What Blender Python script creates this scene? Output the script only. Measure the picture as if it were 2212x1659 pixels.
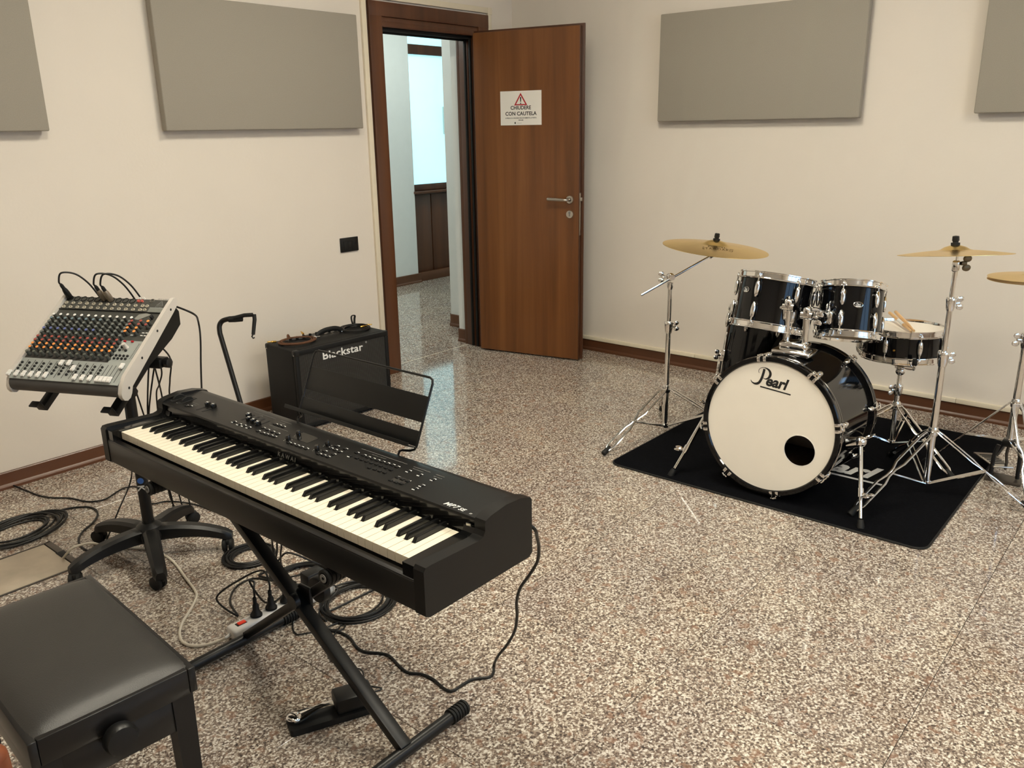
import bpy, bmesh, math, random
from mathutils import Vector, Matrix
random.seed(11)
PI = math.pi
scene = bpy.context.scene
for o in list(bpy.data.objects):
    bpy.data.objects.remove(o, do_unlink=True)
COL = scene.collection

# ------------------------------------------------------------------ camera
# X runs along the wall with the door, Y along the wall behind the drums, metres
FPX, YAW, PITCH, ROLL, CAMH = 1820.34, math.radians(40.2376), math.radians(16.8992), math.radians(0.9247), 1.51986
CAM = Vector((0, 0, CAMH))
_f = Vector((math.cos(YAW)*math.cos(PITCH), math.sin(YAW)*math.cos(PITCH), -math.sin(PITCH)))
_r0 = Vector((math.sin(YAW), -math.cos(YAW), 0))
_d0 = _f.cross(_r0)
_r = math.cos(ROLL)*_r0 + math.sin(ROLL)*_d0
_d = -math.sin(ROLL)*_r0 + math.cos(ROLL)*_d0
cd = bpy.data.cameras.new('camera')
cam = bpy.data.objects.new('camera', cd)
COL.objects.link(cam)
cd.sensor_width = 36
cd.lens = FPX/2212*36
cd.clip_start = .02
m = Matrix.Identity(4)
for i in range(3):
    m[i][0] = _r[i]; m[i][1] = -_d[i]; m[i][2] = -_f[i]; m[i][3] = CAM[i]
cam.matrix_world = m
scene.camera = cam

def ray(x, y):
    return _f + _r*((x-1106)/FPX) + _d*((y-829.5)/FPX)
def onz(x, y, z=0.0):
    r = ray(x, y); return CAM + r*((z-CAMH)/r.z)
def onX(x, y, u):
    r = ray(x, y); return CAM + r*(u/r.x)
def onY(x, y, v):
    r = ray(x, y); return CAM + r*(v/r.y)
def onplane(x, y, P0, n):
    r = ray(x, y); return CAM + r*((P0-CAM).dot(n)/r.dot(n))
def depth_of(P):
    return (P-CAM).dot(_f)
def hang(pxs, d0, d1):
    """points seen at pixels, their distance running evenly from d0 to d1"""
    out = []
    for i, (x, y) in enumerate(pxs):
        t = i/(len(pxs)-1)
        out.append(CAM + ray(x, y)*(d0+(d1-d0)*t))
    return out

# ------------------------------------------------------------------ world, exposure
w = bpy.data.worlds.new('world'); scene.world = w; w.use_nodes = True
w.node_tree.nodes['Background'].inputs[0].default_value = (.55, .75, .9, 1)
w.node_tree.nodes['Background'].inputs[1].default_value = .25
scene.view_settings.view_transform = 'Standard'
scene.view_settings.look = 'None'
scene.view_settings.gamma = 1
scene.view_settings.use_curve_mapping = False
scene.view_settings.exposure = 0.0
scene.cycles.caustics_reflective = False
scene.cycles.caustics_refractive = False
LAMP_STRENGTH = 45.0
WINDOW_STRENGTH = 2.6
CORRIDOR_STRENGTH = 1.0
CORRIDOR_FILL = 20.0

# ------------------------------------------------------------------ mesh helpers
def frame_of(axis, up=None):
    a = Vector(axis).normalized()
    t = Vector(up) if up is not None else (Vector((0, 0, 1)) if abs(a.z) < .95 else Vector((1, 0, 0)))
    e1 = t.cross(a).normalized(); e2 = a.cross(e1)
    return e1, e2, a
def mat_axis(origin, axis, up=None):
    """matrix whose local z is axis"""
    e1, e2, a = frame_of(axis, up)
    M = Matrix.Identity(4)
    for i in range(3):
        M[i][0] = e1[i]; M[i][1] = e2[i]; M[i][2] = a[i]; M[i][3] = origin[i]
    return M
def mat_xy(origin, ex, ey):
    ex = Vector(ex).normalized(); ey = Vector(ey); ey = (ey-ex*ey.dot(ex)).normalized(); ez = ex.cross(ey)
    M = Matrix.Identity(4)
    for i in range(3):
        M[i][0] = ex[i]; M[i][1] = ey[i]; M[i][2] = ez[i]; M[i][3] = origin[i]
    return M
def T(x, y, z): return Matrix.Translation((x, y, z))
def RZ(a): return Matrix.Rotation(a, 4, 'Z')
def RX(a): return Matrix.Rotation(a, 4, 'X')
def RY(a): return Matrix.Rotation(a, 4, 'Y')

_rb = {}
def rounded_cube(s, r, seg):
    key = (tuple(round(q, 5) for q in s), round(r, 5), seg)
    if key not in _rb:
        bm = bmesh.new(); bmesh.ops.create_cube(bm, size=1)
        for v in bm.verts: v.co = Vector((v.co.x*s[0], v.co.y*s[1], v.co.z*s[2]))
        if r > 0: bmesh.ops.bevel(bm, geom=list(bm.edges), offset=min(r, min(s)*.49), segments=seg, profile=.5, affect='EDGES', clamp_overlap=True)
        bm.verts.index_update()
        _rb[key] = ([v.co.copy() for v in bm.verts], [[v.index for v in f.verts] for f in bm.faces])
        bm.free()
    return _rb[key]

class MB:
    def __init__(self): self.v, self.f, self.m = [], [], []
    def add(self, vs, fs, mi=0, M=None):
        b = len(self.v)
        self.v += [(M @ Vector(q)) if M is not None else Vector(q) for q in vs]
        self.f += [[i+b for i in f] for f in fs]
        self.m += [mi]*len(fs)
        return self
    def box(self, c, s, r=0, M=None, mi=0, seg=2):
        vs, fs = rounded_cube(s, r, seg)
        MM = T(*c)
        if M is not None: MM = M @ MM
        return self.add(vs, fs, mi, MM)
    def bar(self, p0, p1, w, h, r=0, up=None, mi=0):
        p0, p1 = Vector(p0), Vector(p1); L = (p1-p0).length
        return self.box((0, 0, L/2), (w, h, L), r, mat_axis(p0, p1-p0, up), mi)
    def cyl(self, p0, p1, r0, r1=None, n=16, caps=True, mi=0):
        p0, p1 = Vector(p0), Vector(p1); r1 = r0 if r1 is None else r1
        L = (p1-p0).length
        prof = [(r0, 0), (r1, L)]
        if caps: prof = [(0, 0)]+prof+[(0, L)]
        return self.lathe(prof, n, mat_axis(p0, p1-p0), mi)
    def lathe(self, prof, n=32, M=None, mi=0, a0=0, a1=None):
        vs, fs, rings = [], [], []
        full = a1 is None
        k = n if full else n+1
        for (r, z) in prof:
            if abs(r) < 1e-7: rings.append([len(vs)]); vs.append((0, 0, z))
            else:
                ids = []
                for i in range(k):
                    a = a0 + (2*PI if full else (a1-a0))*i/n
                    ids.append(len(vs)); vs.append((r*math.cos(a), r*math.sin(a), z))
                rings.append(ids)
        for A, B in zip(rings, rings[1:]):
            m_ = k if full else k-1
            for i in range(m_):
                j = (i+1) % k
                if len(A) == 1 and len(B) == 1: break
                if len(A) == 1: fs.append([A[0], B[j], B[i]])
                elif len(B) == 1: fs.append([A[i], A[j], B[0]])
                else: fs.append([A[i], A[j], B[j], B[i]])
        return self.add(vs, fs, mi, M)
    def ring(self, prof, n=48, M=None, mi=0):
        """closed profile swept round the z axis"""
        return self.lathe(list(prof)+[prof[0]], n, M, mi)
    def tube(self, pts, r, n=8, closed=False, mi=0, flat=1.0, up=None):
        pts = [Vector(q) for q in pts]; N = len(pts)
        rr = r if isinstance(r, (list, tuple)) else [r]*N
        tang = []
        for i in range(N):
            a = pts[(i-1) % N] if (closed or i > 0) else pts[i]
            b = pts[(i+1) % N] if (closed or i < N-1) else pts[i]
            t = b-a
            tang.append(t.normalized() if t.length > 1e-9 else Vector((0, 0, 1)))
        nrm = frame_of(tang[0], up)[0]
        vs, fs = [], []
        for i in range(N):
            if i: 
                nrm = nrm - tang[i]*nrm.dot(tang[i])
                if nrm.length < 1e-6: nrm = frame_of(tang[i])[0]
                nrm.normalize()
            bi = tang[i].cross(nrm)
            for k in range(n):
                a = 2*PI*k/n
                vs.append(pts[i] + nrm*(math.cos(a)*rr[i]) + bi*(math.sin(a)*rr[i]*flat))
        for i in range(N if closed else N-1):
            for k in range(n):
                i2, k2 = (i+1) % N, (k+1) % n
                fs.append([i*n+k, i*n+k2, i2*n+k2, i2*n+k])
        if not closed:
            fs.append(list(range(n))[::-1]); fs.append([(N-1)*n+k for k in range(n)])
        return self.add(vs, fs, mi)
    def prism(self, poly, h, M=None, mi=0, z0=0.0):
        n = len(poly)
        ar = sum(poly[i][0]*poly[(i+1) % n][1]-poly[(i+1) % n][0]*poly[i][1] for i in range(n))
        if ar < 0: poly = poly[::-1]
        vs = [(x, y, z0) for x, y in poly]+[(x, y, z0+h) for x, y in poly]
        fs = [list(range(n))[::-1], list(range(n, 2*n))]+[[i, (i+1) % n, n+(i+1) % n, n+i] for i in range(n)]
        return self.add(vs, fs, mi, M)
    def ball(self, c, s, n=12, k=8, M=None, mi=0):
        s = (s, s, s) if not isinstance(s, (tuple, list)) else s
        prof = [(math.sin(PI*i/k), -math.cos(PI*i/k)) for i in range(k+1)]
        prof[0] = (0, -1); prof[-1] = (0, 1)
        MM = T(*c) @ Matrix.Diagonal((s[0], s[1], s[2], 1))
        return self.lathe(prof, n, (M @ MM) if M is not None else MM, mi)
    def ribbon(self, pts, ws, h, M, mi=0):
        """flat calligraphic stroke of changing width, thickness h"""
        n = len(pts); L, R = [], []
        for i in range(n):
            a = Vector(pts[max(0, i-1)]); b = Vector(pts[min(n-1, i+1)]); t = (b-a)
            t = t.normalized() if t.length > 0 else Vector((1, 0)); nn = Vector((-t.y, t.x)); p = Vector(pts[i])
            L.append(p+nn*ws[i]/2); R.append(p-nn*ws[i]/2)
        vs, fs = [], []
        for q in L: vs.append((q.x, q.y, h))
        for q in R: vs.append((q.x, q.y, h))
        for q in L: vs.append((q.x, q.y, 0))
        for q in R: vs.append((q.x, q.y, 0))
        for i in range(n-1):
            fs.append([n+i, n+i+1, i+1, i]); fs.append([2*n+i, 2*n+i+1, 3*n+i+1, 3*n+i])
            fs.append([i, i+1, 2*n+i+1, 2*n+i]); fs.append([n+i+1, n+i, 3*n+i, 3*n+i+1])
        return self.add(vs, fs, mi, M)
    def mesh(self, name, mats, angle=35):
        me = bpy.data.meshes.new(name)
        me.from_pydata([tuple(q) for q in self.v], [], self.f)
        mats = mats if isinstance(mats, (list, tuple)) else [mats]
        for q in mats: me.materials.append(q)
        if len(mats) > 1: me.polygons.foreach_set('material_index', self.m)
        if angle:
            me.polygons.foreach_set('use_smooth', [True]*len(me.polygons))
            me.set_sharp_from_angle(angle=math.radians(angle))
        me.update()
        return me
    def build(self, name, mats, parent=None, angle=35, label=None):
        return place(self.mesh(name, mats, angle), name, parent, label=label)

def place(me, name, parent=None, M=None, label=None):
    o = bpy.data.objects.new(name, me); COL.objects.link(o)
    if parent is not None: o.parent = parent
    if M is not None: o.matrix_basis = M
    if label: o['label'] = label
    return o
def thing(name, label, cat, M=None, group=None):
    o = bpy.data.objects.new(name, None); COL.objects.link(o)
    o.empty_display_size = .05
    if M is not None: o.matrix_basis = M
    return tag(o, label, cat, group)
def tag(o, label, cat, group=None):
    o['label'] = label; o['category'] = cat
    if group: o['group'] = group
    return o
def struct(o, label=None):
    o['kind'] = 'structure'
    if label: o['label'] = label
    return o
def spline(pts, k=8, closed=False):
    pts = [Vector(q) for q in pts]; n = len(pts); out = []
    rng = range(n if closed else n-1)
    for i in rng:
        if closed: a, b, c, d = pts[(i-1) % n], pts[i], pts[(i+1) % n], pts[(i+2) % n]
        else: a, b, c, d = pts[max(0, i-1)], pts[i], pts[i+1], pts[min(n-1, i+2)]
        for j in range(k):
            t = j/k
            out.append(.5*((2*b)+(c-a)*t+(2*a-5*b+4*c-d)*t*t+(3*b-a-3*c+d)*t*t*t))
    if not closed: out.append(pts[-1])
    return out
def text_mesh(s, size, mat, M, ext=.0003, bold=0.0, shear=0.0, spacing=1.0, align='LEFT', sx=1.0):
    cu = bpy.data.curves.new('txt', 'FONT'); cu.body = s; cu.size = size; cu.extrude = ext; cu.offset = bold
    cu.shear = shear; cu.space_character = spacing; cu.align_x = align; cu.resolution_u = 3
    o = bpy.data.objects.new('txt', cu); COL.objects.link(o)
    dg = bpy.context.evaluated_depsgraph_get(); dg.update()
    me = bpy.data.meshes.new_from_object(o.evaluated_get(dg))
    bpy.data.objects.remove(o, do_unlink=True); bpy.data.curves.remove(cu)
    me.materials.clear(); me.materials.append(mat)
    me.transform(M @ Matrix.Diagonal((sx, 1, 1, 1)))
    return me
def text(name, s, size, mat, M, parent, **kw):
    return place(text_mesh(s, size, mat, M, **kw), name, parent)

# ------------------------------------------------------------------ materials
def S(r, g, b):
    c = lambda x: (x/255/12.92) if x/255 <= .04045 else ((x/255+.055)/1.055)**2.4
    return (c(r), c(g), c(b))
class NT:
    def __init__(self, name):
        self.mat = bpy.data.materials.new(name); self.mat.use_nodes = True
        self.nt = self.mat.node_tree; self.b = self.nt.nodes['Principled BSDF']
    def n(self, t, **kw):
        o = self.nt.nodes.new(t)
        for k, v in kw.items():
            if k.startswith('i_'): o.inputs[k[2:].replace('_', ' ')].default_value = v
            else: setattr(o, k, v)
        return o
    def l(self, a, b): self.nt.links.new(a, b)
    def ramp(self, fac, stops, interp='LINEAR'):
        o = self.n('ShaderNodeValToRGB'); cr = o.color_ramp; cr.interpolation = interp
        while len(cr.elements) > 1: cr.elements.remove(cr.elements[-1])
        for i, (p, c) in enumerate(stops):
            e = cr.elements[0] if i == 0 else cr.elements.new(p)
            e.position = p; e.color = (c[0], c[1], c[2], 1)
        self.l(fac, o.inputs[0]); return o.outputs[0]
def mat(name, col, rough=.5, metal=0.0, var=.06, vscale=12.0, bump=0.0, bscale=150.0, coat=0.0, spec=.5, rvar=.0, emit=None, estr=0, trans=0.0, aniso=0.0):
    q = NT(name); b = q.b
    co = q.n('ShaderNodeTexCoord')
    ns = q.n('ShaderNodeTexNoise', i_Scale=vscale, i_Detail=3.0); q.l(co.outputs['Object'], ns.inputs['Vector'])
    lo = tuple(max(0, c*(1-var)) for c in col); hi = tuple(min(1, c*(1+var)) for c in col)
    q.l(q.ramp(ns.outputs[0], [(.3, lo), (.7, hi)]), b.inputs['Base Color'])
    b.inputs['Roughness'].default_value = rough; b.inputs['Metallic'].default_value = metal
    b.inputs['Specular IOR Level'].default_value = spec; b.inputs['Coat Weight'].default_value = coat
    b.inputs['Coat Roughness'].default_value = .04
    if rvar:
        r = q.n('ShaderNodeMapRange'); r.inputs[3].default_value = rough-rvar; r.inputs[4].default_value = rough+rvar
        q.l(ns.outputs[0], r.inputs[0]); q.l(r.outputs[0], b.inputs['Roughness'])
    if bump:
        n2 = q.n('ShaderNodeTexNoise', i_Scale=bscale, i_Detail=2.0); q.l(co.outputs['Object'], n2.inputs['Vector'])
        bp = q.n('ShaderNodeBump', i_Strength=bump, i_Distance=.002); q.l(n2.outputs[0], bp.inputs['Height']); q.l(bp.outputs[0], b.inputs['Normal'])
    if emit:
        b.inputs['Emission Color'].default_value = (*emit, 1); b.inputs['Emission Strength'].default_value = estr
    if trans: b.inputs['Transmission Weight'].default_value = trans
    if aniso:
        b.inputs['Anisotropic'].default_value = aniso
        tg = q.n('ShaderNodeTangent', direction_type='RADIAL', axis='Z'); q.l(tg.outputs[0], b.inputs['Tangent'])
    return q.mat
def granite(name, tint=(1, 1, 1)):
    q = NT(name); b = q.b
    g = q.n('ShaderNodeNewGeometry'); oi = q.n('ShaderNodeObjectInfo')
    mul = q.n('ShaderNodeVectorMath', operation='SCALE'); mul.inputs[3].default_value = 7.0
    cmb = q.n('ShaderNodeCombineXYZ'); q.l(oi.outputs['Random'], cmb.inputs[0]); q.l(oi.outputs['Random'], cmb.inputs[2]); q.l(cmb.outputs[0], mul.inputs[0])
    ad = q.n('ShaderNodeVectorMath', operation='ADD'); q.l(g.outputs['Position'], ad.inputs[0]); q.l(mul.outputs[0], ad.inputs[1])
    P = ad.outputs[0]
    v = q.n('ShaderNodeTexVoronoi', i_Scale=185.0); q.l(P, v.inputs['Vector'])
    sep = q.n('ShaderNodeSeparateColor'); q.l(v.outputs['Color'], sep.inputs[0])
    n1 = q.n('ShaderNodeTexNoise', i_Scale=125.0, i_Detail=4.0, i_Roughness=.70); q.l(P, n1.inputs['Vector'])
    mixf = q.n('ShaderNodeMath', operation='MULTIPLY_ADD'); q.l(sep.outputs[0], mixf.inputs[0]); mixf.inputs[1].default_value = .34; q.l(n1.outputs[0], mixf.inputs[2])
    base = q.ramp(mixf.outputs[0], [(.40, S(64, 58, 56)), (.52, S(102, 90, 82)), (.62, S(134, 118, 106)), (.71, S(162, 147, 132)), (.78, S(206, 197, 184)), (.90, S(230, 224, 214))])
    n2 = q.n('ShaderNodeTexNoise', i_Scale=30.0, i_Detail=2.0, i_Roughness=.55); q.l(P, n2.inputs['Vector'])
    blob = q.ramp(n2.outputs[0], [(.60, (0, 0, 0)), (.65, (1, 1, 1))])
    mx = q.n('ShaderNodeMix', data_type='RGBA'); mx.inputs[7].default_value = (*S(146, 112, 91), 1)
    k = q.n('ShaderNodeMath', operation='MULTIPLY'); q.l(blob, k.inputs[0]); k.inputs[1].default_value = .55
    q.l(k.outputs[0], mx.inputs[0]); q.l(base, mx.inputs[6])
    n3 = q.n('ShaderNodeTexNoise', i_Scale=3.0, i_Detail=2.0); q.l(P, n3.inputs['Vector'])
    tone = q.ramp(n3.outputs[0], [(.35, (.86, .86, .88)), (.65, (1.0, 1.0, .98))])
    m2 = q.n('ShaderNodeMix', data_type='RGBA', blend_type='MULTIPLY'); m2.inputs[0].default_value = 1
    q.l(mx.outputs[2], m2.inputs[6]); q.l(tone, m2.inputs[7])
    q.l(m2.outputs[2], b.inputs['Base Color'])
    b.inputs['Roughness'].default_value = .07
    return q.mat
def wood(name, c0, c1, c2, axis='Z', sc=1.0, rough=.38, coat=.15):
    q = NT(name); b = q.b
    co = q.n('ShaderNodeTexCoord'); mp = q.n('ShaderNodeMapping')
    k = {'Z': (9, 9, .35), 'X': (.35, 9, 9), 'Y': (9, .35, 9)}[axis]
    mp.inputs['Scale'].default_value = tuple(sc*a for a in k)
    q.l(co.outputs['Object'], mp.inputs[0])
    n = q.n('ShaderNodeTexNoise', i_Scale=1.0, i_Detail=6.0, i_Roughness=.6, i_Distortion=.35); q.l(mp.outputs[0], n.inputs['Vector'])
    q.l(q.ramp(n.outputs[0], [(.3, c0), (.5, c1), (.7, c2)]), b.inputs['Base Color'])
    b.inputs['Roughness'].default_value = rough; b.inputs['Coat Weight'].default_value = coat; b.inputs['Coat Roughness'].default_value = .2
    return q.mat
K = {}
K['wall'] = mat('wall_paint', S(226, 218, 207), .75, var=.012, vscale=3, bump=.25, bscale=60)
K['ceil'] = mat('ceiling_paint', S(236, 232, 225), .85, var=.01)
K['cwall'] = mat('corridor_paint', S(222, 224, 222), .75, var=.012, bump=.2, bscale=60)
K['granite'] = granite('granite')
K['grout'] = mat('tile_joint', S(104, 94, 84), .8)
K['wood_door'] = wood('door_walnut_laminate', S(88, 52, 24), S(112, 68, 32), S(128, 82, 42), sc=1.0)
K['wood_dark'] = wood('dark_walnut', S(64, 36, 20), S(84, 49, 28), S(98, 60, 35), sc=.8)
K['wood_edge'] = wood('door_edge_walnut', S(58, 32, 16), S(72, 40, 20), S(86, 50, 27), sc=.8)
K['base'] = wood('baseboard_brown', S(78, 46, 26), S(94, 57, 33), S(106, 66, 40), axis='X', sc=.5)
K['baseY'] = wood('baseboard_brown_y', S(78, 46, 26), S(94, 57, 33), S(106, 66, 40), axis='Y', sc=.5)
K['trunk'] = mat('cream_trunking', S(226, 216, 194), .5, var=.02)
K['fabric'] = mat('grey_acoustic_fabric', S(158, 152, 141), .95, var=.05, vscale=300, bump=.35, bscale=500, spec=.15)
K['paper'] = mat('paper', S(232, 228, 220), .7, var=.01)
K['ink'] = mat('black_ink', (.008, .008, .008), .6)
K['red'] = mat('red_ink', S(176, 22, 34), .6)
K['blackp'] = mat('black_plastic', (.007, .007, .007), .38, var=.1, bump=.08, bscale=700, spec=.35)
K['blackm'] = mat('black_metal_paint', (.007, .007, .0068), .36, var=.1, spec=.35)
K['rubber'] = mat('black_rubber', (.009, .009, .0085), .6, var=.15, spec=.3)
K['cable'] = mat('black_cable', (.009, .0085, .008), .45, var=.1, spec=.35)
K['cableb'] = mat('brown_cloth_cable', S(92, 58, 34), .8, var=.25, vscale=200, bump=.4, bscale=900)
K['cablew'] = mat('white_cable', S(214, 206, 190), .5, var=.03)
K['white'] = mat('white_plastic', S(226, 224, 220), .42, var=.02)
K['whitei'] = mat('white_print', S(225, 225, 222), .6, var=.01)
K['greyi'] = mat('grey_print', S(120, 120, 118), .6, var=.01)
K['chrome'] = mat('chrome', (.86, .85, .83), .09, 1.0, var=.02, rvar=.03)
K['steel'] = mat('brushed_steel', S(196, 192, 184), .28, 1.0, var=.03)
K['gold'] = mat('gold_plug', S(222, 178, 88), .2, 1.0)
K['brass'] = mat('cymbal_bronze', S(236, 204, 132), .27, 1.0, var=.05, vscale=30, aniso=.75)
K['lacq'] = mat('black_lacquer', (.003, .003, .0034), .07, var=.1, coat=.15, spec=.3)
K['headw'] = mat('white_drum_head', S(238, 232, 220), .55, var=.012)
K['headc'] = mat('tan_drum_head', S(186, 160, 118), .35, var=.05)
K['birch'] = wood('shell_inside', S(120, 84, 50), S(150, 110, 70), S(170, 128, 84), sc=.6)
K['rug'] = mat('black_rug', (.0032, .0034, .0046), .95, var=.3, vscale=90, bump=.8, bscale=600, spec=.05)
K['leather'] = mat('black_leatherette', (.022, .021, .0195), .42, var=.08, bump=.25, bscale=450)
K['bwood'] = mat('black_satin_wood', (.008, .0075, .0075), .32, var=.15, coat=.1, spec=.35)
K['tolex'] = mat('black_tolex', (.006, .006, .006), .55, var=.15, bump=.7, bscale=420, spec=.25)
K['kbody'] = mat('keyboard_black_shell', (.006, .0058, .0055), .34, var=.08, bump=.06, bscale=900, spec=.35)
K['kglos'] = mat('keyboard_gloss_black', (.006, .006, .006), .12, var=.1, coat=.5)
K['kwhite'] = mat('ivory_white_key', S(232, 224, 204), .3, var=.008, coat=.2)
K['kblack'] = mat('ebony_black_key', (.006, .006, .006), .22, var=.1, bump=.05, bscale=500)
K['stick'] = wood('hickory_stick', S(206, 160, 104), S(222, 180, 126), S(234, 196, 146), axis='Z', sc=3, rough=.5)
K['skin'] = None
# ================================================================== THE ROOM
WA, WB = 4.015, 4.805            # plane of the wall with the door (y), of the wall behind the drums (x)
X0, Y0, ZC = -2.2, -2.6, 3.05    # walls behind the camera, ceiling
DL, DR, DT = 3.60, 4.40, 2.10    # door opening
# floor: slab with every stone tile a part of its own
TS = .612
slab = struct(MB().box(((X0+7.6)/2, (Y0+6.6)/2, -.055), (7.6-X0+.3, 6.6-Y0+.3, .09)).build('floor', K['grout']), 'speckled brown and cream polished granite floor')
GX, GY = 3.09, 3.477
def tile_range(a, b, g):
    i0 = math.floor((a-g)/TS); i1 = math.ceil((b-g)/TS)
    return [(g+i*TS) for i in range(i0, i1)]
tm = MB().box((0, 0, -.005), (TS-.0016, TS-.0016, .01), .0006, seg=1).mesh('tile', K['granite'], 0)
def add_tile(x0, y0, xa, xb, ya, yb):
    x1, y1 = x0+TS, y0+TS
    cx0, cx1, cy0, cy1 = max(x0, xa), min(x1, xb), max(y0, ya), min(y1, yb)
    if cx1-cx0 < .01 or cy1-cy0 < .01: return
    if cx1-cx0 > TS-.001 and cy1-cy0 > TS-.001:
        place(tm, 'tile', slab, T(x0+TS/2, y0+TS/2, 0))
    else:
        sx, sy = cx1-cx0-.0016, cy1-cy0-.0016
        me = MB().box((0, 0, -.005), (sx, sy, .01), .0006, seg=1).mesh('tile', K['granite'], 0)
        place(me, 'tile', slab, T((cx0+cx1)/2, (cy0+cy1)/2, 0))
# the opening left by the metal floor box is cut out of the tiles it meets
BOXR = (.55, 1.105, 3.018, 3.315)
for x0 in tile_range(X0, WB, GX):
    for y0 in tile_range(Y0, 4.01, GY):
        a, b, c, d = BOXR
        if x0+TS > a and x0 < b and y0+TS > c and y0 < d:
            for (xa, xb, ya, yb) in ((X0, a, Y0, 4.01), (b, WB, Y0, 4.01), (a, b, Y0, c), (a, b, d, 4.01)):
                add_tile(x0, y0, xa, xb, ya, yb)
        else: add_tile(x0, y0, X0, WB, Y0, 4.01)
for x0 in tile_range(2.4, 7.6, GX):          # corridor floor beyond the threshold
    for y0 in tile_range(4.14, 6.5, 4.14): add_tile(x0, y0, 2.4, 7.6, 4.14, 6.5)
thr = MB().box(((DL+DR)/2, 4.075, -.005), (DR-DL-.002, .126, .01), .0005, seg=1).build('threshold_slab', K['granite'], slab, 0)
MB().box((4.0, 4.1395, -.0046), (DR-DL+.1, .004, .0104)).build('threshold_strip', K['trunk'], slab, 0)
# walls
def wall(name, boxes, m, label):
    b = MB()
    for (x0, x1, y0, y1, z0, z1) in boxes: b.box(((x0+x1)/2, (y0+y1)/2, (z0+z1)/2), (x1-x0, y1-y0, z1-z0))
    return struct(b.build(name, m, angle=0), label)
wall('wall_left', [(X0-.12, DL-.03, WA, WA+.13, 0, ZC), (DR+.03, WB+.12, WA, WA+.13, 0, ZC), (DL-.03, DR+.03, WA, WA+.13, DT+.03, ZC)], K['wall'], 'cream painted wall with the doorway')
wall('wall_right', [(WB, WB+.12, Y0-.12, WA, 0, ZC)], K['wall'], 'cream painted wall behind the drum kit')
wall('wall_back', [(X0-.12, X0, Y0-.12, WA, 0, ZC)], K['wall'], 'cream painted wall behind the camera')
W2A, W2B = .6, 3.6                # window in the wall to the right of the camera
wall('wall_front', [(X0, W2A, Y0-.12, Y0, 0, ZC), (W2B, WB, Y0-.12, Y0, 0, ZC), (W2A, W2B, Y0-.12, Y0, 0, 1.0), (W2A, W2B, Y0-.12, Y0, 2.3, ZC)], K['wall'], 'cream painted wall with the window')
wall('ceiling', [(X0-.12, WB+.12, Y0-.12, WA+.13, ZC, ZC+.1)], K['ceil'], 'white ceiling')
K['daylight'] = mat('daylight_pane', (.5, .65, .8), .3, emit=(.30, .58, 1.0), estr=WINDOW_STRENGTH)
win = struct(MB().box(((W2A+W2B)/2, Y0-.06, 1.65), (W2B-W2A, .01, 1.3)).build('window_1', K['daylight'], angle=0), 'daylit window to the right of the camera')
for k in range(4):
    x = W2A+(W2B-W2A)*k/3
    MB().box((x, Y0-.05, 1.65), (.07, .06, 1.3), .004).build('mullion', K['wood_dark'], win)
for z in (1.0, 2.3): MB().box(((W2A+W2B)/2, Y0-.05, z), (W2B-W2A, .07, .07), .004).build('window_rail', K['wood_dark'], win)
# baseboards
def skirting(name, p0, p1, nrm, h, m, label=None):
    """brown skirting with a quarter bead at the foot"""
    p0, p1, nrm = Vector(p0), Vector(p1), Vector(nrm)
    b = MB(); prof = [(0, 0), (.02, 0), (.02, .012), (.016, .020), (.012, .024), (.012, h-.004), (.009, h), (0, h)]
    ex = (p1-p0).normalized(); L = (p1-p0).length
    M = Matrix.Identity(4)
    for i in range(3): M[i][0] = nrm[i]; M[i][1] = (0, 0, 1)[i]; M[i][2] = ex[i]; M[i][3] = p0[i]
    if M.to_3x3().determinant() < 0:
        for i in range(3): M[i][2] = -ex[i]; M[i][3] = p1[i]
    b.prism(prof, L, M)
    return struct(b.build(name, m, angle=20), label)
skirting('baseboard_left', (X0, WA, 0), (3.49, WA, 0), (0, -1, 0), .078, K['base'], 'brown skirting along the wall with the door')
skirting('baseboard_right', (WB, Y0, 0), (WB, WA, 0), (-1, 0, 0), .075, K['baseY'], 'brown skirting along the wall behind the drums')
skirting('baseboard_back', (X0, Y0, 0), (X0, WA, 0), (1, 0, 0), .078, K['baseY'])
skirting('baseboard_front', (X0, Y0, 0), (WB, Y0, 0), (0, 1, 0), .078, K['base'])
# cream cable trunking: round the door frame and along the top of the right skirting
tk = thing('cable_trunking', 'thin cream cable trunking run round the wooden door frame', 'trunking')
MB().box((3.468, WA-.009, 1.16), (.034, .018, 2.19), .002).build('trunking_length', K['trunk'], tk)
for z in (.135, .082): MB().box((3.468, WA-.0105, z), (.038, .021, .05 if z < .1 else .03), .002).build('trunking_clip', K['trunk'], tk)
MB().box((4.01, WA-.009, 2.265), (1.11, .018, .034), .002).build('trunking_length', K['trunk'], tk)
MB().box((3.468, WA-.0105, 2.262), (.042, .021, .042), .002).build('trunking_corner', K['trunk'], tk)
MB().box((4.556, WA-.0105, 2.262), (.042, .021, .042), .002).build('trunking_corner', K['trunk'], tk)
MB().box((4.556, WA-.009, 1.16), (.034, .018, 2.19), .002).build('trunking_length', K['trunk'], tk)
tk2 = thing('cable_trunking', 'low cream cable trunking lying on the skirting behind the drums', 'trunking')
for k in range(3):
    a = -.6+1.55*k
    MB().box((WB-.01, a+.775, .089), (.02, 1.548, .024), .002).build('trunking_length', K['trunk'], tk2)
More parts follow.
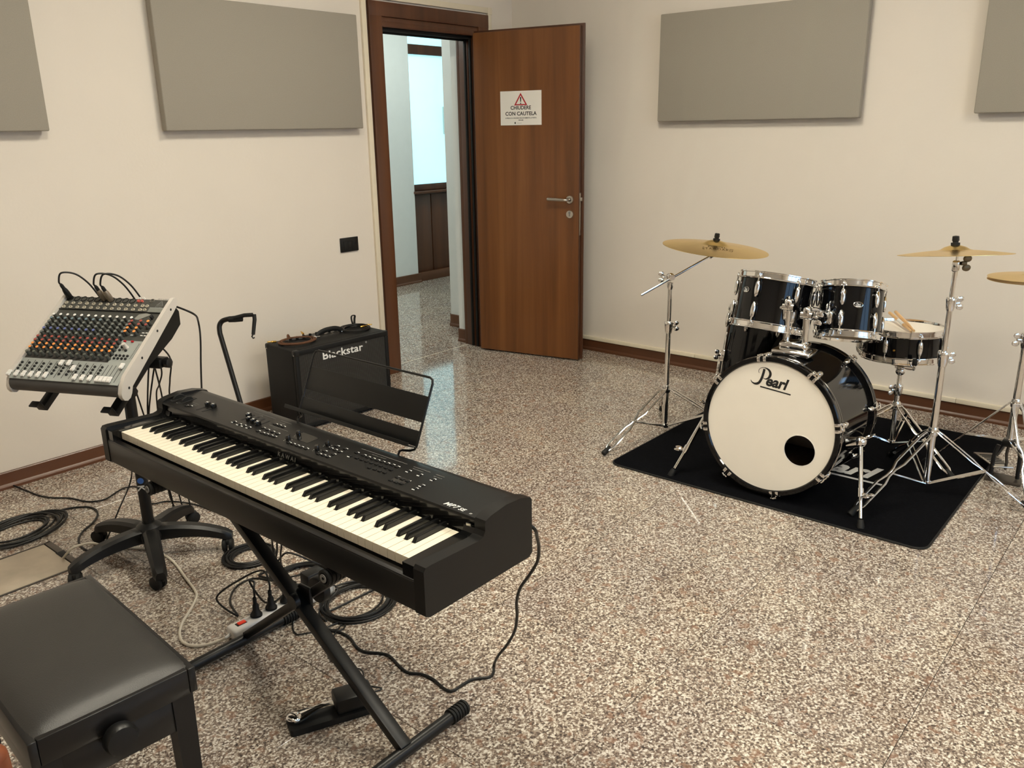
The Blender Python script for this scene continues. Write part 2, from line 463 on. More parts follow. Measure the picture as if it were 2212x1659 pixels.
# door frame
fr = struct(MB().box(((DL+DR)/2, WA+.055, DT+.015), (DR-DL+.06, .15, .03), .002).build('trim_1', K['wood_dark']), 'dark walnut door frame')
for (x, n_) in ((DL-.015, 'jamb'), (DR+.015, 'jamb')): MB().box((x, WA+.055, DT/2), (.03, .15, DT), .002).build(n_, K['wood_dark'], fr)
for (x0, x1) in ((3.497, 3.594), (4.435, 4.535)): MB().box(((x0+x1)/2, WA-.012, 2.235/2), (x1-x0, .024, 2.235), .003).build('architrave', K['wood_dark'], fr)
MB().box((4.016, WA-.0125, 2.195), (1.038, .025, .08), .003).build('architrave', K['wood_dark'], fr)
MB().box((4.016, WA-.006, 2.13), (.84, .016, .05), .002).build('head_lip', K['wood_dark'], fr)
for dx in (0, .03):
    MB().box((DR-.008-dx*.2, WA+.02+dx*1.3, DT/2), (.016, .014, DT-.01), .002).build('gasket', K['rubber'], fr)
MB().box(((DL+DR)/2, WA+.02, DT-.01), (DR-DL, .016, .02), .002).build('gasket', K['rubber'], fr)
MB().box(((DL+DR)/2, WA+.07, DT-.014), (DR-DL, .012, .028), .002).build('door_stop', K['rubber'], fr)
for (x0, x1) in ((3.497, 3.594), (4.40, 4.50)): MB().box(((x0+x1)/2, WA+.142, 2.2/2), (x1-x0, .024, 2.2), .003).build('architrave', K['wood_dark'], fr)
MB().box((4.0, WA+.142, 2.16), (1.0, .024, .09), .003).build('architrave', K['wood_dark'], fr)
# door leaf, opened into the room: local x along the leaf from the hinge, y towards the wall behind, z up
H0 = Vector((4.339, 3.958, 0)); DV = Vector((.2065, -.9784, 0)).normalized()
DM = mat_xy(H0, DV, (-DV.y, DV.x, 0))     # local y points to +X (towards the wall behind)
door = struct(bpy.data.objects.new('door_1', MB().box((.378, .0175, 1.06), (.756, .035, 2.10), .0025, seg=1).mesh('leaf', K['wood_door'], 0)), 'open walnut veneer door leaf')
COL.objects.link(door); door.matrix_basis = DM
MB().box((.381, .041, 1.0675), (.786, .012, 2.115), .002).build('leaf_lip', K['wood_edge'], door)
MB().box((.7575, .0175, 1.06), (.003, .034, 2.098), .0005).build('edge_band', K['wood_edge'], door)
for z in (.28, 1.06, 1.88): MB().cyl((-.012, .048, z-.05), (-.012, .048, z+.05), .008, n=12).build('hinge', K['steel'], door)
lk = MB().box((.7598, .0175, .98), (.0016, .022, .27), .0005).build('lock_plate', K['steel'], door)
MB().box((.766, .0175, 1.075), (.012, .012, .022), .002).build('latch_bolt', K['steel'], lk)
hd = MB().lathe([(0, 0), (.0255, 0), (.0255, .005), (.024, .008), (.012, .009)], 28, mat_axis((.694, 0, 1.072), (0, -1, 0))).build('handle_rose', K['steel'], door)
pts = spline([(.694, -.006, 1.072), (.694, -.03, 1.072), (.688, -.046, 1.072), (.665, -.052, 1.073), (.62, -.052, 1.075), (.565, -.051, 1.076)], 6)
rr = [.0085+.0025*max(0, (i-10)/(len(pts)-10)) for i in range(len(pts))]
MB().tube(pts, rr, 12).ball((.563, -.051, 1.076), .0105, M=None).build('lever', K['steel'], hd)
cy = MB().lathe([(0, 0), (.0245, 0), (.0245, .005), (.023, .007), (0, .007)], 28, mat_axis((.694, 0, .979), (0, -1, 0))).build('lock_rose', K['steel'], door)
MB().prism([(-.004, -.016), (.004, -.016), (.004, 0), (.008, .005), (.006, .012), (0, .015), (-.006, .012), (-.008, .005), (-.004, 0)], .003, mat_axis((.694, -.006, .982), (0, -1, 0))).build('lock_cylinder', K['greyi'], cy)
# warning notice on the door (A4)
NM = DM @ mat_xy((.1975, -.0022, 1.5365), (1, 0, 0), (0, 0, 1))
nt = thing('warning_notice', 'white paper notice with a red warning triangle stuck to the open door', 'notice', NM)
MB().box((.1485, .105, 0), (.297, .21, .001)).build('sheet', K['paper'], nt, 0)
for (a, b, s_, w_) in ((.149, .155, 1, None),):
    tri = MB()
    P3 = [(.101, .122), (.196, .122), (.1485, .198)]
    cxx, cyy = .1485, .1455
    inn = [(cxx+(x-cxx)*.70, cyy+(y-cyy)*.70) for x, y in P3]
    for i in range(3):
        j = (i+1) % 3; tri.prism([P3[i], P3[j], inn[j], inn[i]], .0003, T(0, 0, .0006))
    tri.build('warning_triangle', K['red'], nt, 0)
MB().prism([(.1455, .143), (.1515, .143), (.153, .170), (.1515, .173), (.1455, .173), (.144, .170)], .0003, T(0, 0, .0006)).lathe([(0, 0), (.0042, 0), (.0042, .0003), (0, .0003)], 12, T(.1485, .134, .0006)).build('exclamation_mark', K['ink'], nt, 0)
text('notice_text', 'CHIUDERE', .032, K['ink'], T(.1485, .0965, .0006), nt, ext=.0002, bold=.0007, align='CENTER', sx=.98)
text('notice_text', 'CON CAUTELA', .032, K['ink'], T(.1485, .0605, .0006), nt, ext=.0002, bold=.0007, align='CENTER', sx=1.02)
text('notice_text', 'SI PREGA DI CHIUDERE DELICATAMENTE LA PORTA', .0105, K['ink'], T(.1485, .0405, .0006), nt, ext=.0002, bold=.0002, align='CENTER', sx=.92)
text('notice_text', 'GRAZIE', .0105, K['ink'], T(.1485, .0275, .0006), nt, ext=.0002, bold=.0002, align='CENTER')
MB().prism([(.103, .010), (.107, .006), (.111, .010), (.111, .018), (.107, .021), (.103, .018)], .0003, T(0, 0, .0006)).build('crest', K['ink'], nt, 0)
text('notice_text', 'Comune di', .007, K['greyi'], T(.122, .011, .0006), nt, ext=.0002)
# switch plate
sw = thing('wall_switch', 'black wall switch plate beside the door frame', 'switch', mat_xy((3.252, WA, .868), (1, 0, 0), (0, 0, 1)))
MB().box((0, 0, .005), (.134, .084, .01), .003).build('plate', K['blackp'], sw)
MB().box((-.012, -.004, .0105), (.066, .052, .004), .002).build('switch_module', K['rubber'], sw)
MB().box((.0, -.004, .0125), (.022, .046, .004), .002).build('rocker', K['blackm'], sw)
MB().box((.038, .008, .0105), (.024, .022, .003), .001).build('blank_module', K['rubber'], sw)
# acoustic panels
def panel(x, y, z, w_, h, along, label, d=.06):
    if along == 'x': M = mat_xy((x, WA, z), (1, 0, 0), (0, 0, 1))
    else: M = mat_xy((WB, y, z), (0, -1, 0), (0, 0, 1))
    o = thing('acoustic_panel', label, 'acoustic panel', M, 'grey acoustic panels')
    MB().box((w_/2, h/2, d-.022), (w_, h, .044), .006, seg=3).build('fabric_face', K['fabric'], o)
    MB().box((w_/2, h/2, .008), (w_-.08, h-.08, .016)).build('mounting_batten', K['bwood'], o)
    return o
panel(2.158, 0, 1.531, 1.217, .61, 'x', 'grey fabric acoustic panel beside the door frame trunking')
panel(.408, 0, 1.538, 1.217, .61, 'x', 'grey fabric acoustic panel above the mixing desk')
panel(0, 2.809, 1.543, 1.217, .61, 'y', 'grey fabric acoustic panel between the door and the cymbals')
panel(0, 1.045, 1.553, 1.217, .61, 'y', 'grey fabric acoustic panel above the hi-hat')
# corridor beyond the door
wall('wall_corridor_far', [(2.4, 6.02, 6.34, 6.5, 0, ZC), (6.02, 7.6, 6.42, 6.5, 0, ZC)], K['cwall'], 'pale corridor wall')
wall('wall_corridor_side', [(4.44, 5.3, 4.146, 4.262, 0, ZC), (4.776, 5.3, 4.262, 4.67, 0, ZC)], K['cwall'], 'stepped white corridor wall past the door')
wall('wall_corridor_end', [(2.3, 2.4, 4.14, 6.5, 0, ZC), (7.6, 7.7, 4.14, 6.5, 0, ZC), (5.3, 7.6, 4.05, 4.146, 0, ZC)], K['cwall'], 'pale corridor end wall')
wall('ceiling_corridor', [(2.3, 7.7, 4.145, 6.5, ZC-.2, ZC-.1)], K['ceil'], 'white corridor ceiling')
for (p0, p1, nn) in (((2.4, 6.34, 0), (6.05, 6.34, 0), (0, -1, 0)), ((4.776, 4.262, 0), (4.776, 4.67, 0), (-1, 0, 0)), ((4.44, 4.146, 0), (4.44, 4.262, 0), (-1, 0, 0)), ((4.776, 4.67, 0), (5.3, 4.67, 0), (0, 1, 0))):
    skirting('baseboard_corridor', p0, p1, nn, .095, K['base'])
K['dayglass'] = mat('frosted_daylit_glass', (.6, .8, .85), .3, emit=(.44, .90, 1.0), estr=CORRIDOR_STRENGTH)
wn = struct(MB().box((6.8, 6.41, .47), (1.56, .03, .90)).build('window_2', K['wood_dark']), 'frosted corridor window over a walnut panel')
for (z0, z1) in ((.985, 2.222), (2.312, 2.75)): MB().box((6.8, 6.40, (z0+z1)/2), (1.56, .012, z1-z0)).build('pane', K['dayglass'], wn, 0)
MB().box((6.8, 6.385, 2.267), (1.56, .05, .09), .003).build('transom', K['wood_edge'], wn)
MB().box((6.8, 6.385, .955), (1.56, .05, .06), .003).build('bottom_rail', K['wood_edge'], wn)
MB().box((6.80, 6.36, .908), (1.58, .10, .026), .006).build('ledge', K['wood_dark'], wn)
for k in range(4): MB().box((6.04+.5*k, 6.392, .48), (.485, .012, .80), .002).build('wainscot_panel', K['wood_dark'], wn)
MB().box((6.8, 6.375, .045), (1.56, .05, .09), .003).build('plinth', K['base'], wn)
MB().box((6.62, 6.37, 1.6), (.05, .05, 1.25), .003).build('window_stile', K['wood_edge'], wn)
MB().box((6.525, 6.375, 1.605), (.022, .03, .27), .004).build('window_handle', K['steel'], wn)
# ceiling luminaires (out of the picture, they light the room)
K['lamp'] = mat('lamp_diffuser', (.9, .88, .84), .5, emit=(1.0, .925, .755), estr=LAMP_STRENGTH)
lamps = [(.9, -.9), (1.0, 1.6), (2.9, -.9), (2.7, 1.9)]
for i, (x, y) in enumerate(lamps):
    lt = thing('ceiling_light', 'square white ceiling light panel with a warm diffuser', 'ceiling light', T(x, y, ZC), 'ceiling light panels')
    MB().box((0, 0, -.02), (.62, .62, .04), .004).build('housing', K['white'], lt)
    MB().box((0, 0, -.043), (.56, .56, .006)).build('diffuser', K['lamp'], lt, 0)
K['clamp'] = mat('corridor_fill_diffuser', (.9, .9, .9), .5, emit=(.92, 1.0, .93), estr=CORRIDOR_FILL)
for (x, y) in ((3.9, 5.3), (5.6, 5.3)):  # unseen fill lights, added to brighten the corridor walls
    lt = thing('ceiling_light', 'added cool white fill light in the corridor beyond the door', 'ceiling light', T(x, y, ZC-.2), 'added corridor fill lights')
    MB().box((0, 0, -.02), (.62, .62, .04), .004).build('housing', K['white'], lt)
    MB().box((0, 0, -.043), (.56, .56, .006)).build('diffuser', K['clamp'], lt, 0)
# metal floor box cover let into the tiles
fb = thing('floor_box', 'dusty steel floor box cover let into the tiles by the cable coil', 'floor box')
a, b, c, d = BOXR
K['dusty'] = mat('dusty_steel_plate', S(188, 176, 158), .55, .35, var=.14, vscale=9, bump=.1)
K['darksteel'] = mat('dark_steel_frame', S(92, 86, 80), .4, .8)
MB().box(((a+b)/2-.01, (c+d)/2, -.003), (b-a-.035, d-c-.018, .008), .001).build('cover_plate', K['dusty'], fb)
MB().box((a+.004, (c+d)/2, -.0015), (.008, d-c, .008), .001).box((b-.012, (c+d)/2, -.0015), (.024, d-c, .008), .001).box(((a+b)/2, c+.005, -.0015), (b-a, .010, .008), .001).box(((a+b)/2, d-.004, -.0015), (b-a, .008, .008), .001).build('frame', K['darksteel'], fb)
P = onz(137, 1197); MB().box((P.x-.002, P.y, .0015), (.03, .055, .003), .001).build('cable_outlet', K['rubber'], fb)
# ================================================================== STAGE PIANO
KBO = Vector((1.005, 2.442, .587))
KM = Matrix.Translation(KBO) @ RZ(-PI/2)          # local x along the keys, y towards the back, z up
KMI = KM.inverted()
kb = thing('stage_piano', 'black 88-key stage piano on the crossed keyboard stand', 'keyboard', KM)
KW, KD = 1.358, .338
prof_end = [(0, .006), (.012, 0), (.326, 0), (.338, .008), (.338, .138), (.333, .146), (.30, .155), (.25, .158), (.20, .151), (.184, .145), (.181, .138), (.181, .122), (.175, .112), (.162, .108), (.02, .113), (.006, .112), (0, .104)]
def yz_prism(b, prof, x0, x1, mi=0):
    M = Matrix(((0, 0, 1, x0), (1, 0, 0, 0), (0, 1, 0, 0), (0, 0, 0, 1)))
    b.prism(prof, x1-x0, M, mi); return b
for (x0, x1) in ((0, .030), (KW-.030, KW)):
    yz_prism(MB(), prof_end, x0, x1).build('end_cheek', K['kbody'], kb, 30)
for (x0, x1) in ((.030, .0635), (1.2925, KW-.030)):
    yz_prism(MB(), [(.004, .072), (.186, .072), (.186, .118), (.180, .106), (.172, .1045), (.004, .1055)], x0, x1).build('end_block', K['kglos'], kb, 30)
usb = MB().box((1.309, .183, .122), (.014, .003, .007), .0008).build('usb_port', K['steel'], kb)
# bottom tray and key slip
MB().box((KW/2, .172, .010), (KW-.061, .326, .018), .002).box((KW/2, .172, .003), (KW-.04, .30, .006), .002).build('bottom_tray', K['kbody'], kb)
MB().box((KW/2, .009, .040), (KW-.061, .016, .068), .003).build('key_slip', K['kbody'], kb)
MB().box((KW/2, .0115, .0745), (KW-.061, .019, .004), .0015).build('slip_felt', K['bwood'], kb)
MB().box((KW/2, .326, .076), (KW-.061, .018, .120), .003).build('back_panel', K['kbody'], kb)
# top control panel, curved towards the back
pan = [(.182, .138), (.184, .1425), (.300, .1505), (.318, .149), (.330, .143), (.335, .136), (.331, .132), (.315, .138), (.298, .140), (.192, .134)]
PANEL = yz_prism(MB(), pan, .030, KW-.030).build('control_panel', K['kbody'], kb, 40)
yz_prism(MB(), [(.1765, .06), (.180, .06), (.196, .137), (.1925, .137)], .030, KW-.030).build('fallboard', K['kglos'], kb, 0)
PN0 = Vector((0, .184, .1425)); PNY = Vector((0, .116, .008)).normalized(); PNN = Vector((0, -PNY.z, PNY.y))
def pan_loc(px, py):
    """picture point on the control panel -> keyboard-local matrix on the panel surface"""
    P = onplane(px, py, KM @ PN0, (KM.to_3x3() @ PNN))
    return KMI @ P
def on_panel(x, y):       # x along, y depth
    z = .1425+(y-.184)*.008/.116
    return mat_xy((x, y, z), (1, 0, 0), PNY)
def C2(x, y): return (330+x/7.373, 830+y/7.373)
def C3(x, y): return (600+x/7.373, 900+y/7.373)
def C4(x, y): return (760+x/7.373, 930+y/7.373)
# keys
n_white = 52; kw = 1.2245/52; kx0 = .0655
wm_full = {}
def white_mesh(cl, cr):
    key = (cl, cr)
    if key not in wm_full:
        w_ = kw-.0015; hb = .052
        a, b_ = w_/2, w_/2
        y0, y1, y2 = .0290, .0290+.050, .176
        poly = [(-a, y0), (a, y0), (a, y1), (a-cr, y1), (a-cr, y2), (-a+cl, y2), (-a+cl, y1), (-a, y1)]
        poly = [q for i, q in enumerate(poly) if i == 0 or (abs(q[0]-poly[i-1][0])+abs(q[1]-poly[i-1][1])) > 1e-6]
        wm_full[key] = MB().prism(poly, .022, T(0, 0, .078)).mesh('white_key', K['kwhite'], 0)
    return wm_full[key]
bk = MB()
w1, w2 = .0052, .0044
vs = [(-w1, .0805, 0), (w1, .0805, 0), (w1, .178, 0), (-w1, .178, 0), (-w2, .0885, .0115), (w2, .0885, .0115), (w2, .180, .0120), (-w2, .180, .0120)]
bm_ = bmesh.new(); bv = [bm_.verts.new(v) for v in vs]
for f in ([3, 2, 1, 0], [4, 5, 6, 7], [0, 1, 5, 4], [1, 2, 6, 5], [2, 3, 7, 6], [3, 0, 4, 7]): bm_.faces.new([bv[i] for i in f])
bmesh.ops.bevel(bm_, geom=[e for e in bm_.edges if any(v.co.z > .005 for v in e.verts)], offset=.0012, segments=2, affect='EDGES')
bm_.verts.index_update()
BK = MB().add([v.co.copy() for v in bm_.verts], [[v.index for v in f.verts] for f in bm_.faces]).mesh('black_key', K['kblack'], 50)
bm_.free()
names = 'ABCDEFG'
for i in range(n_white):
    nme = names[i % 7]
    left = nme in 'BEADG' and i > 0 and nme not in ('C', 'F')
    left = (nme in 'ABDEG') and i > 0
    right = (nme in 'ACDFG') and i < n_white-1
    off = {'A': (.006, .0052), 'B': (.0062, 0), 'C': (0, .0062), 'D': (.0055, .0055), 'E': (.0062, 0), 'F': (0, .0062), 'G': (.0052, .006)}[nme]
    cl = off[0] if left else 0; cr_ = off[1] if right else 0
    place(white_mesh(cl, cr_), 'white_key', kb, T(kx0+kw*(i+.5), 0, 0))
    if right:
        sh = {'A': .0005, 'C': -.0015, 'D': .0015, 'F': -.002, 'G': 0}[nme]
        place(BK, 'black_key', kb, T(kx0+kw*(i+1)+sh, 0, .0995))
# maker's name on the fallboard and model name on the panel
P = KMI @ onplane(*C3(0, 590), KM @ Vector((0, .186, .1)), KM.to_3x3() @ Vector((0, 1, 0)))
text('maker_name', 'KAWAI', .017, K['greyi'], mat_xy((P.x-.001, .1855, .1105), (1, 0, 0), (0, .208, 1)), kb, ext=.0003, bold=.0001, spacing=1.55, sx=1.05)
A_ = pan_loc(*C4(1425, 1180)); B_ = pan_loc(*C4(1830, 1310))
text('model_name', 'MP7', .0190, K['whitei'], on_panel(A_.x, .1915), kb, ext=.0003, bold=.0002, shear=.3, spacing=1.06, sx=1.12)
text('model_name', 'SE', .0150, K['whitei'], on_panel(A_.x+.0445, .1915), kb, ext=.0003, bold=.0002, shear=.3, spacing=1.06, sx=1.15)
text('model_mark', 'SK', .006, K['whitei'], on_panel(B_.x+.006, .191), kb, ext=.0002, shear=.3)
# controls
btn = MB().box((0, 0, .0012), (.0108, .0072, .0030), .0008, seg=1).mesh('button', K['blackp'], 20)
lab = MB().box((0, 0, .0002), (.0090, .0028, .0004)).mesh('button_legend', K['whitei'], 0)
ledd = MB().box((0, 0, .0006), (.0078, .0022, .0012)).mesh('button_led', K['whitei'], 0)
def button(px, py, legend=True, lit=False):
    q = pan_loc(px, py)
    o = place(btn, 'button', kb, on_panel(q.x, q.y))
    if legend: place(lab, 'button_legend', o, T(.0015, .0058, 0))
    if lit: place(ledd, 'button_led', o, T(-.0005, -.0054, 0))
for q in ((535, 345), (590, 350)): button(*C2(*q))
for q in ((1290, 600), (1370, 640), (1445, 660), (1520, 690)): button(*C2(*q), lit=True)
for q in ((1750, 700), (1820, 730), (1900, 760), (1980, 790), (1670, 750), (1740, 780), (1800, 800), (1870, 820), (1930, 840), (1945, 640), (2005, 658), (2070, 680)): button(*C2(*q))
for q in ((170, 420), (235, 440), (300, 465), (365, 490), (445, 515), (650, 600), (720, 620), (790, 645), (740, 555), (880, 605), (835, 510), (905, 535), (980, 565), (935, 475), (1070, 520)): button(*C3(*q))
for q in ((1250, 580), (1360, 620), (1430, 650), (1505, 675), (1580, 700), (1660, 725), (1735, 750), (1820, 775), (1895, 805)): button(*C3(*q))
for q in ((1260, 665), (1335, 690), (1410, 715), (1490, 740), (1570, 765), (1640, 790), (1720, 820), (1800, 850), (1460, 820), (1545, 845), (1620, 870), (1700, 895)): button(*C3(*q), legend=False)
button(*C3(1150, 630), legend=False, lit=True)
for q in ((900, 650), (1080, 710), (1290, 785), (1110, 880), (1005, 930)): button(*C4(*q), lit=True)
cl = MB(); qs = [pan_loc(*C4(*q)) for q in ((555, 800), (740, 705), (990, 790), (800, 895))]
cx_ = sum(q.x for q in qs)/4; cy_ = sum(q.y for q in qs)/4
place(MB().box((0, 0, .0003), (.044, .026, .0006)).mesh('button_plate', K['kglos'], 0), 'button_plate', kb, on_panel(cx_, cy_))
for q in ((720, 750), (800, 780), (885, 810), (620, 800), (705, 830), (785, 850)): button(*C4(*q))
# knobs
KN = MB().lathe([(.0056, 0), (.0066, .0005), (.0062, .0125), (.0054, .0140), (0, .0140)], 18).box((0, .0057, .013), (.0012, .004, .0022)).mesh('rotary_knob', K['kglos'], 40)
dot = MB().box((0, 0, .0002), (.0014, .0014, .0004)).mesh('knob_mark', K['whitei'], 0)
for q in ((335, 300), (168, 372), (797, 462), (628, 535)):
    P = pan_loc(*C3(*q)); o = place(KN, 'rotary_knob', kb, on_panel(P.x, P.y))
    for (dx, dy) in ((-.0105, -.003), (.0105, -.003), (-.007, -.009), (.0085, .006)): place(dot, 'knob_mark', o, T(dx, dy, 0))
# display window between the knobs
P = pan_loc(*C3(470, 320)); place(MB().box((0, 0, .0003), (.070, .040, .0006)).mesh('display', K['kglos'], 0), 'display', kb, on_panel(P.x+.002, P.y-.008))
# faders
slot = MB().box((0, 0, .0002), (.0078, .044, .0008), 0).mesh('fader_slot', K['ink'], 0)
cap = MB().box((0, 0, .006), (.0105, .016, .012), .0015).box((0, 0, .0122), (.009, .0026, .0008), mi=1).mesh('fader_cap', [K['kglos'], K['whitei']], 30)
f0 = pan_loc(*C2(1515, 530)); f1 = pan_loc(*C2(1760, 620))
for k in range(4):
    t = k/3; x = f0.x+(f1.x-f0.x)*t; y = f0.y+(f1.y-f0.y)*t
    s_ = place(slot, 'fader_slot', kb, on_panel(x, y)); place(cap, 'fader_cap', s_, T(0, (.004, -.012, -.014, -.017)[k], 0))
f0 = pan_loc(*C2(770, 375)); f1 = pan_loc(*C2(860, 402))
for k in range(2):
    q = (f0, f1)[k]; s_ = place(slot, 'fader_slot', kb, on_panel(q.x+.004, q.y+.004)); place(cap, 'fader_cap', s_, T(0, .017, 0))
# pitch and modulation wheels in their well
for q in ((415, 225), (545, 262)):
    P = pan_loc(*C2(*q)); M_ = on_panel(P.x, P.y)
    o = place(MB().box((0, 0, .0003), (.020, .056, .0010), 0).mesh('wheel_slot', K['ink'], 0), 'wheel_slot', kb, M_)
    place(MB().lathe([(0, -.0048), (.021, -.0048), (.0225, -.003), (.0225, .003), (.021, .0048), (0, .0048)], 32, mat_axis((0, 0, -.008), (1, 0, 0))).mesh('control_wheel', K['rubber'], 40), 'control_wheel', o)
for (a_, b_) in (((262, 250), (320, 268)), ((360, 290), (425, 308))):
    p_, q_ = pan_loc(*C2(*a_)), pan_loc(*C2(*b_)); place(MB().box((0, 0, .0002), (.010, .0018, .0004)).mesh('wheel_legend', K['whitei'], 0), 'wheel_legend', kb, on_panel((p_.x+q_.x)/2, (p_.y+q_.y)/2))
# section lines and legends
def rule(c, a_, b_):
    p_, q_ = pan_loc(*c(*a_)), pan_loc(*c(*b_)); y = (p_.y+q_.y)/2
    place(MB().box((0, 0, .0002), (abs(q_.x-p_.x), .0009, .0004)).mesh('section_rule', K['greyi'], 0), 'section_rule', kb, on_panel((p_.x+q_.x)/2, y))
rule(C2, (1610, 435), (1960, 555)); rule(C2, (2040, 580), (2212, 635)); rule(C2, (1860, 650), (2150, 750)); rule(C2, (630, 290), (740, 320))
rule(C3, (1340, 510), (2060, 760)); rule(C4, (985, 575), (1250, 665)); rule(C4, (1340, 700), (1475, 745))
def legend(c, a_, s, size):
    p_ = pan_loc(*c(*a_)); text('section_legend', s, size, K['greyi'], on_panel(p_.x, p_.y-.002), kb, ext=.0002, spacing=1.5)
legend(C3, (1505, 600), 'SOUND / SETUP', .0050); legend(C4, (975, 605), 'RECORDER', .0052); legend(C4, (1305, 725), 'SETTING', .0050)
legend(C2, (1700, 490), 'MIXER', .0045); legend(C2, (2035, 610), 'GLOBAL', .0045); legend(C2, (1915, 690), 'EFFECTS', .0045); legend(C2, (650, 320), 'ASSIGN', .0035)

# ------------------------------------------------------------------ music rest
MRB, MRT = Vector((1.365, 0, .738)), Vector((1.442, 0, .913))
up_ = (MRT-MRB).normalized(); Lr = (MRT-MRB).length
MR = thing('music_rest', 'black wire and sheet metal music rest fixed behind the stage piano', 'music rest', mat_xy((1.365, 1.965, .738), (0, -1, 0), up_))
WR = .485
rod = [(.012, 0, 0), (.004, .004, 0), (0, .012, 0), (0, Lr-.014, 0), (.004, Lr-.004, 0), (.014, Lr, 0), (WR-.014, Lr, 0), (WR-.004, Lr-.004, 0), (WR, Lr-.014, 0), (WR, .014, 0), (WR-.004, .004, .001), (WR-.014, -.002, .006), (WR-.027, -.005, .020), (WR-.032, -.010, .023), (WR-.034, -.032, .023)]
pts = []
for i, q in enumerate(rod): pts.append(q)
MB().tube(rod, .0032, 8).build('wire_frame', K['blackm'], MR)
MB().tube(spline([(.012, 0, 0), (.02, -.004, .006), (.03, -.008, .022), (.034, -.03, .022)], 4), .0032, 8).build('wire_foot', K['blackm'], MR)
MB().box((WR/2, Lr*.57, .0005), (WR-.004, .068, .0016), .0004).build('back_plate', K['blackm'], MR)
MB().box((WR/2, .032, .0005), (WR-.004, .040, .0016), .0004).build('back_plate', K['blackm'], MR)
MB().box((WR/2-.01, .010, .018), (WR+.03, .0016, .038), .0004).box((WR/2-.01, .0145, .037), (WR+.03, .010, .0016), .0004).build('ledge', K['blackm'], MR)

# ------------------------------------------------------------------ crossed keyboard stand
ks = thing('keyboard_stand', 'black crossed-leg stand carrying the stage piano', 'keyboard stand')
ZT = KBO.z-.016
def leg_bar(v0, z0, v1, z1, u, name='cross_leg'):
    return MB().bar((u, v0, z0), (u, v1, z1), .026, .036, .003, up=(1, 0, 0)).build(name, K['blackm'], ks)
la = leg_bar(1.358, .030, 2.175, ZT, 1.165)
lb = leg_bar(2.105, .030, 1.412, ZT, 1.205)
def ribbed(b, p0, p1, r, n):
    p0, p1 = Vector(p0), Vector(p1); L = (p1-p0).length; prof = [(0, 0), (r*.8, 0)]
    for k in range(n):
        z = L*(k+.1)/n; z2 = L*(k+.6)/n; z3 = L*(k+.7)/n; z4 = L*(k+1)/n
        prof += [(r, z), (r, z2), (r*.86, z3), (r*.86, z4)]
    prof += [(0, L)]
    b.lathe(prof, 20, mat_axis(p0, p1-p0)); return b
for (v, nm) in ((1.357, 'r'), (2.105, 'l')):
    f_ = MB().cyl((.955, v, .021), (1.345, v, .021), .0165, n=20).build('foot_tube', K['blackm'], ks)
    b = MB(); ribbed(b, (1.325, v, .0215), (1.385, v, .0215), .0215, 6); b.build('foot_cap', K['rubber'], f_)
    b = MB(); ribbed(b, (.975, v, .0215), (.915, v, .0215), .0215, 6); b.build('foot_cap', K['rubber'], f_)
for v in (2.19, 1.405):
    f_ = MB().cyl((1.0, v, ZT-.004), (1.355, v, ZT-.004), .0135, n=20).build('support_arm', K['blackm'], ks)
    b = MB(); ribbed(b, (1.0, v, ZT-.004), (1.10, v, ZT-.004), .0195, 9); b.build('arm_grip', K['rubber'], f_)
    b = MB(); ribbed(b, (1.355, v, ZT-.004), (1.26, v, ZT-.004), .0195, 9); b.build('arm_grip', K['rubber'], f_)
    b = MB().lathe([(.004, 0), (.0105, 0), (.0105, .0015), (.004, .0015)], 16, mat_axis((.9995, v, ZT-.004), (-1, 0, 0))).build('arm_end_ring', K['greyi'], f_)
cvy, cvz = 1.752, .307
b = MB().lathe([(0, 0), (.036, 0), (.038, .004), (.038, .020), (.030, .026), (.012, .028), (0, .028)], 28, mat_axis((1.219, cvy, cvz), (1, 0, 0))).build('locking_clutch', K['blackp'], ks)
MB().lathe([(0, -.014), (.02, -.014), (.022, -.008), (.022, 0), (0, 0)], 20, mat_axis((1.152, cvy, cvz), (1, 0, 0))).build('pivot_boss', K['blackp'], ks)
MB().box((1.185, cvy, cvz), (.012, .05, .06), .004).build('pivot_plate', K['blackp'], ks)

# ------------------------------------------------------------------ bench
bv_ = (Vector((.732, 1.936, 0))-Vector((.698, 1.439, 0))).normalized()
BM_ = mat_xy((.698, 1.439, 0), (bv_.x, bv_.y, 0), (-bv_.y, bv_.x, 0))
bn = thing('piano_bench', 'black padded adjustable piano bench with a height knob', 'bench', BM_)
BL, BW, BZ = .545, .312, .492
rim = MB()
for (x0, x1, y0, y1) in ((0, BL, 0, .016), (0, BL, BW-.016, BW), (0, .016, .016, BW-.016), (BL-.016, BL, .016, BW-.016)):
    rim.box(((x0+x1)/2, (y0+y1)/2, BZ-.028), (x1-x0, y1-y0, .056), .003)
rim.build('seat_frame', K['bwood'], bn)
# domed cushion
N1, N2 = 28, 20; vs, fs = [], []
for i in range(N1+1):
    for j in range(N2+1):
        s_, t_ = i/N1, j/N2
        ex = 1-abs(2*s_-1)**4; ey = 1-abs(2*t_-1)**4
        vs.append((.004+(BL-.008)*s_, .004+(BW-.008)*t_, BZ-.004+.028*(ex*ey)**.55))
for i in range(N1):
    for j in range(N2): a0 = i*(N2+1)+j; fs.append([a0, a0+N2+1, a0+N2+2, a0+1])
MB().add(vs, fs).build('seat_cushion', K['leather'], bn, 60)
ap = MB()
for (x0, x1, y0, y1) in ((.012, BL-.012, .012, .028), (.012, BL-.012, BW-.028, BW-.012), (.012, .028, .028, BW-.028), (BL-.028, BL-.012, .028, BW-.028)):
    ap.box(((x0+x1)/2, (y0+y1)/2, BZ-.095), (x1-x0, y1-y0, .078), .002)
ap.build('apron', K['bwood'], bn)
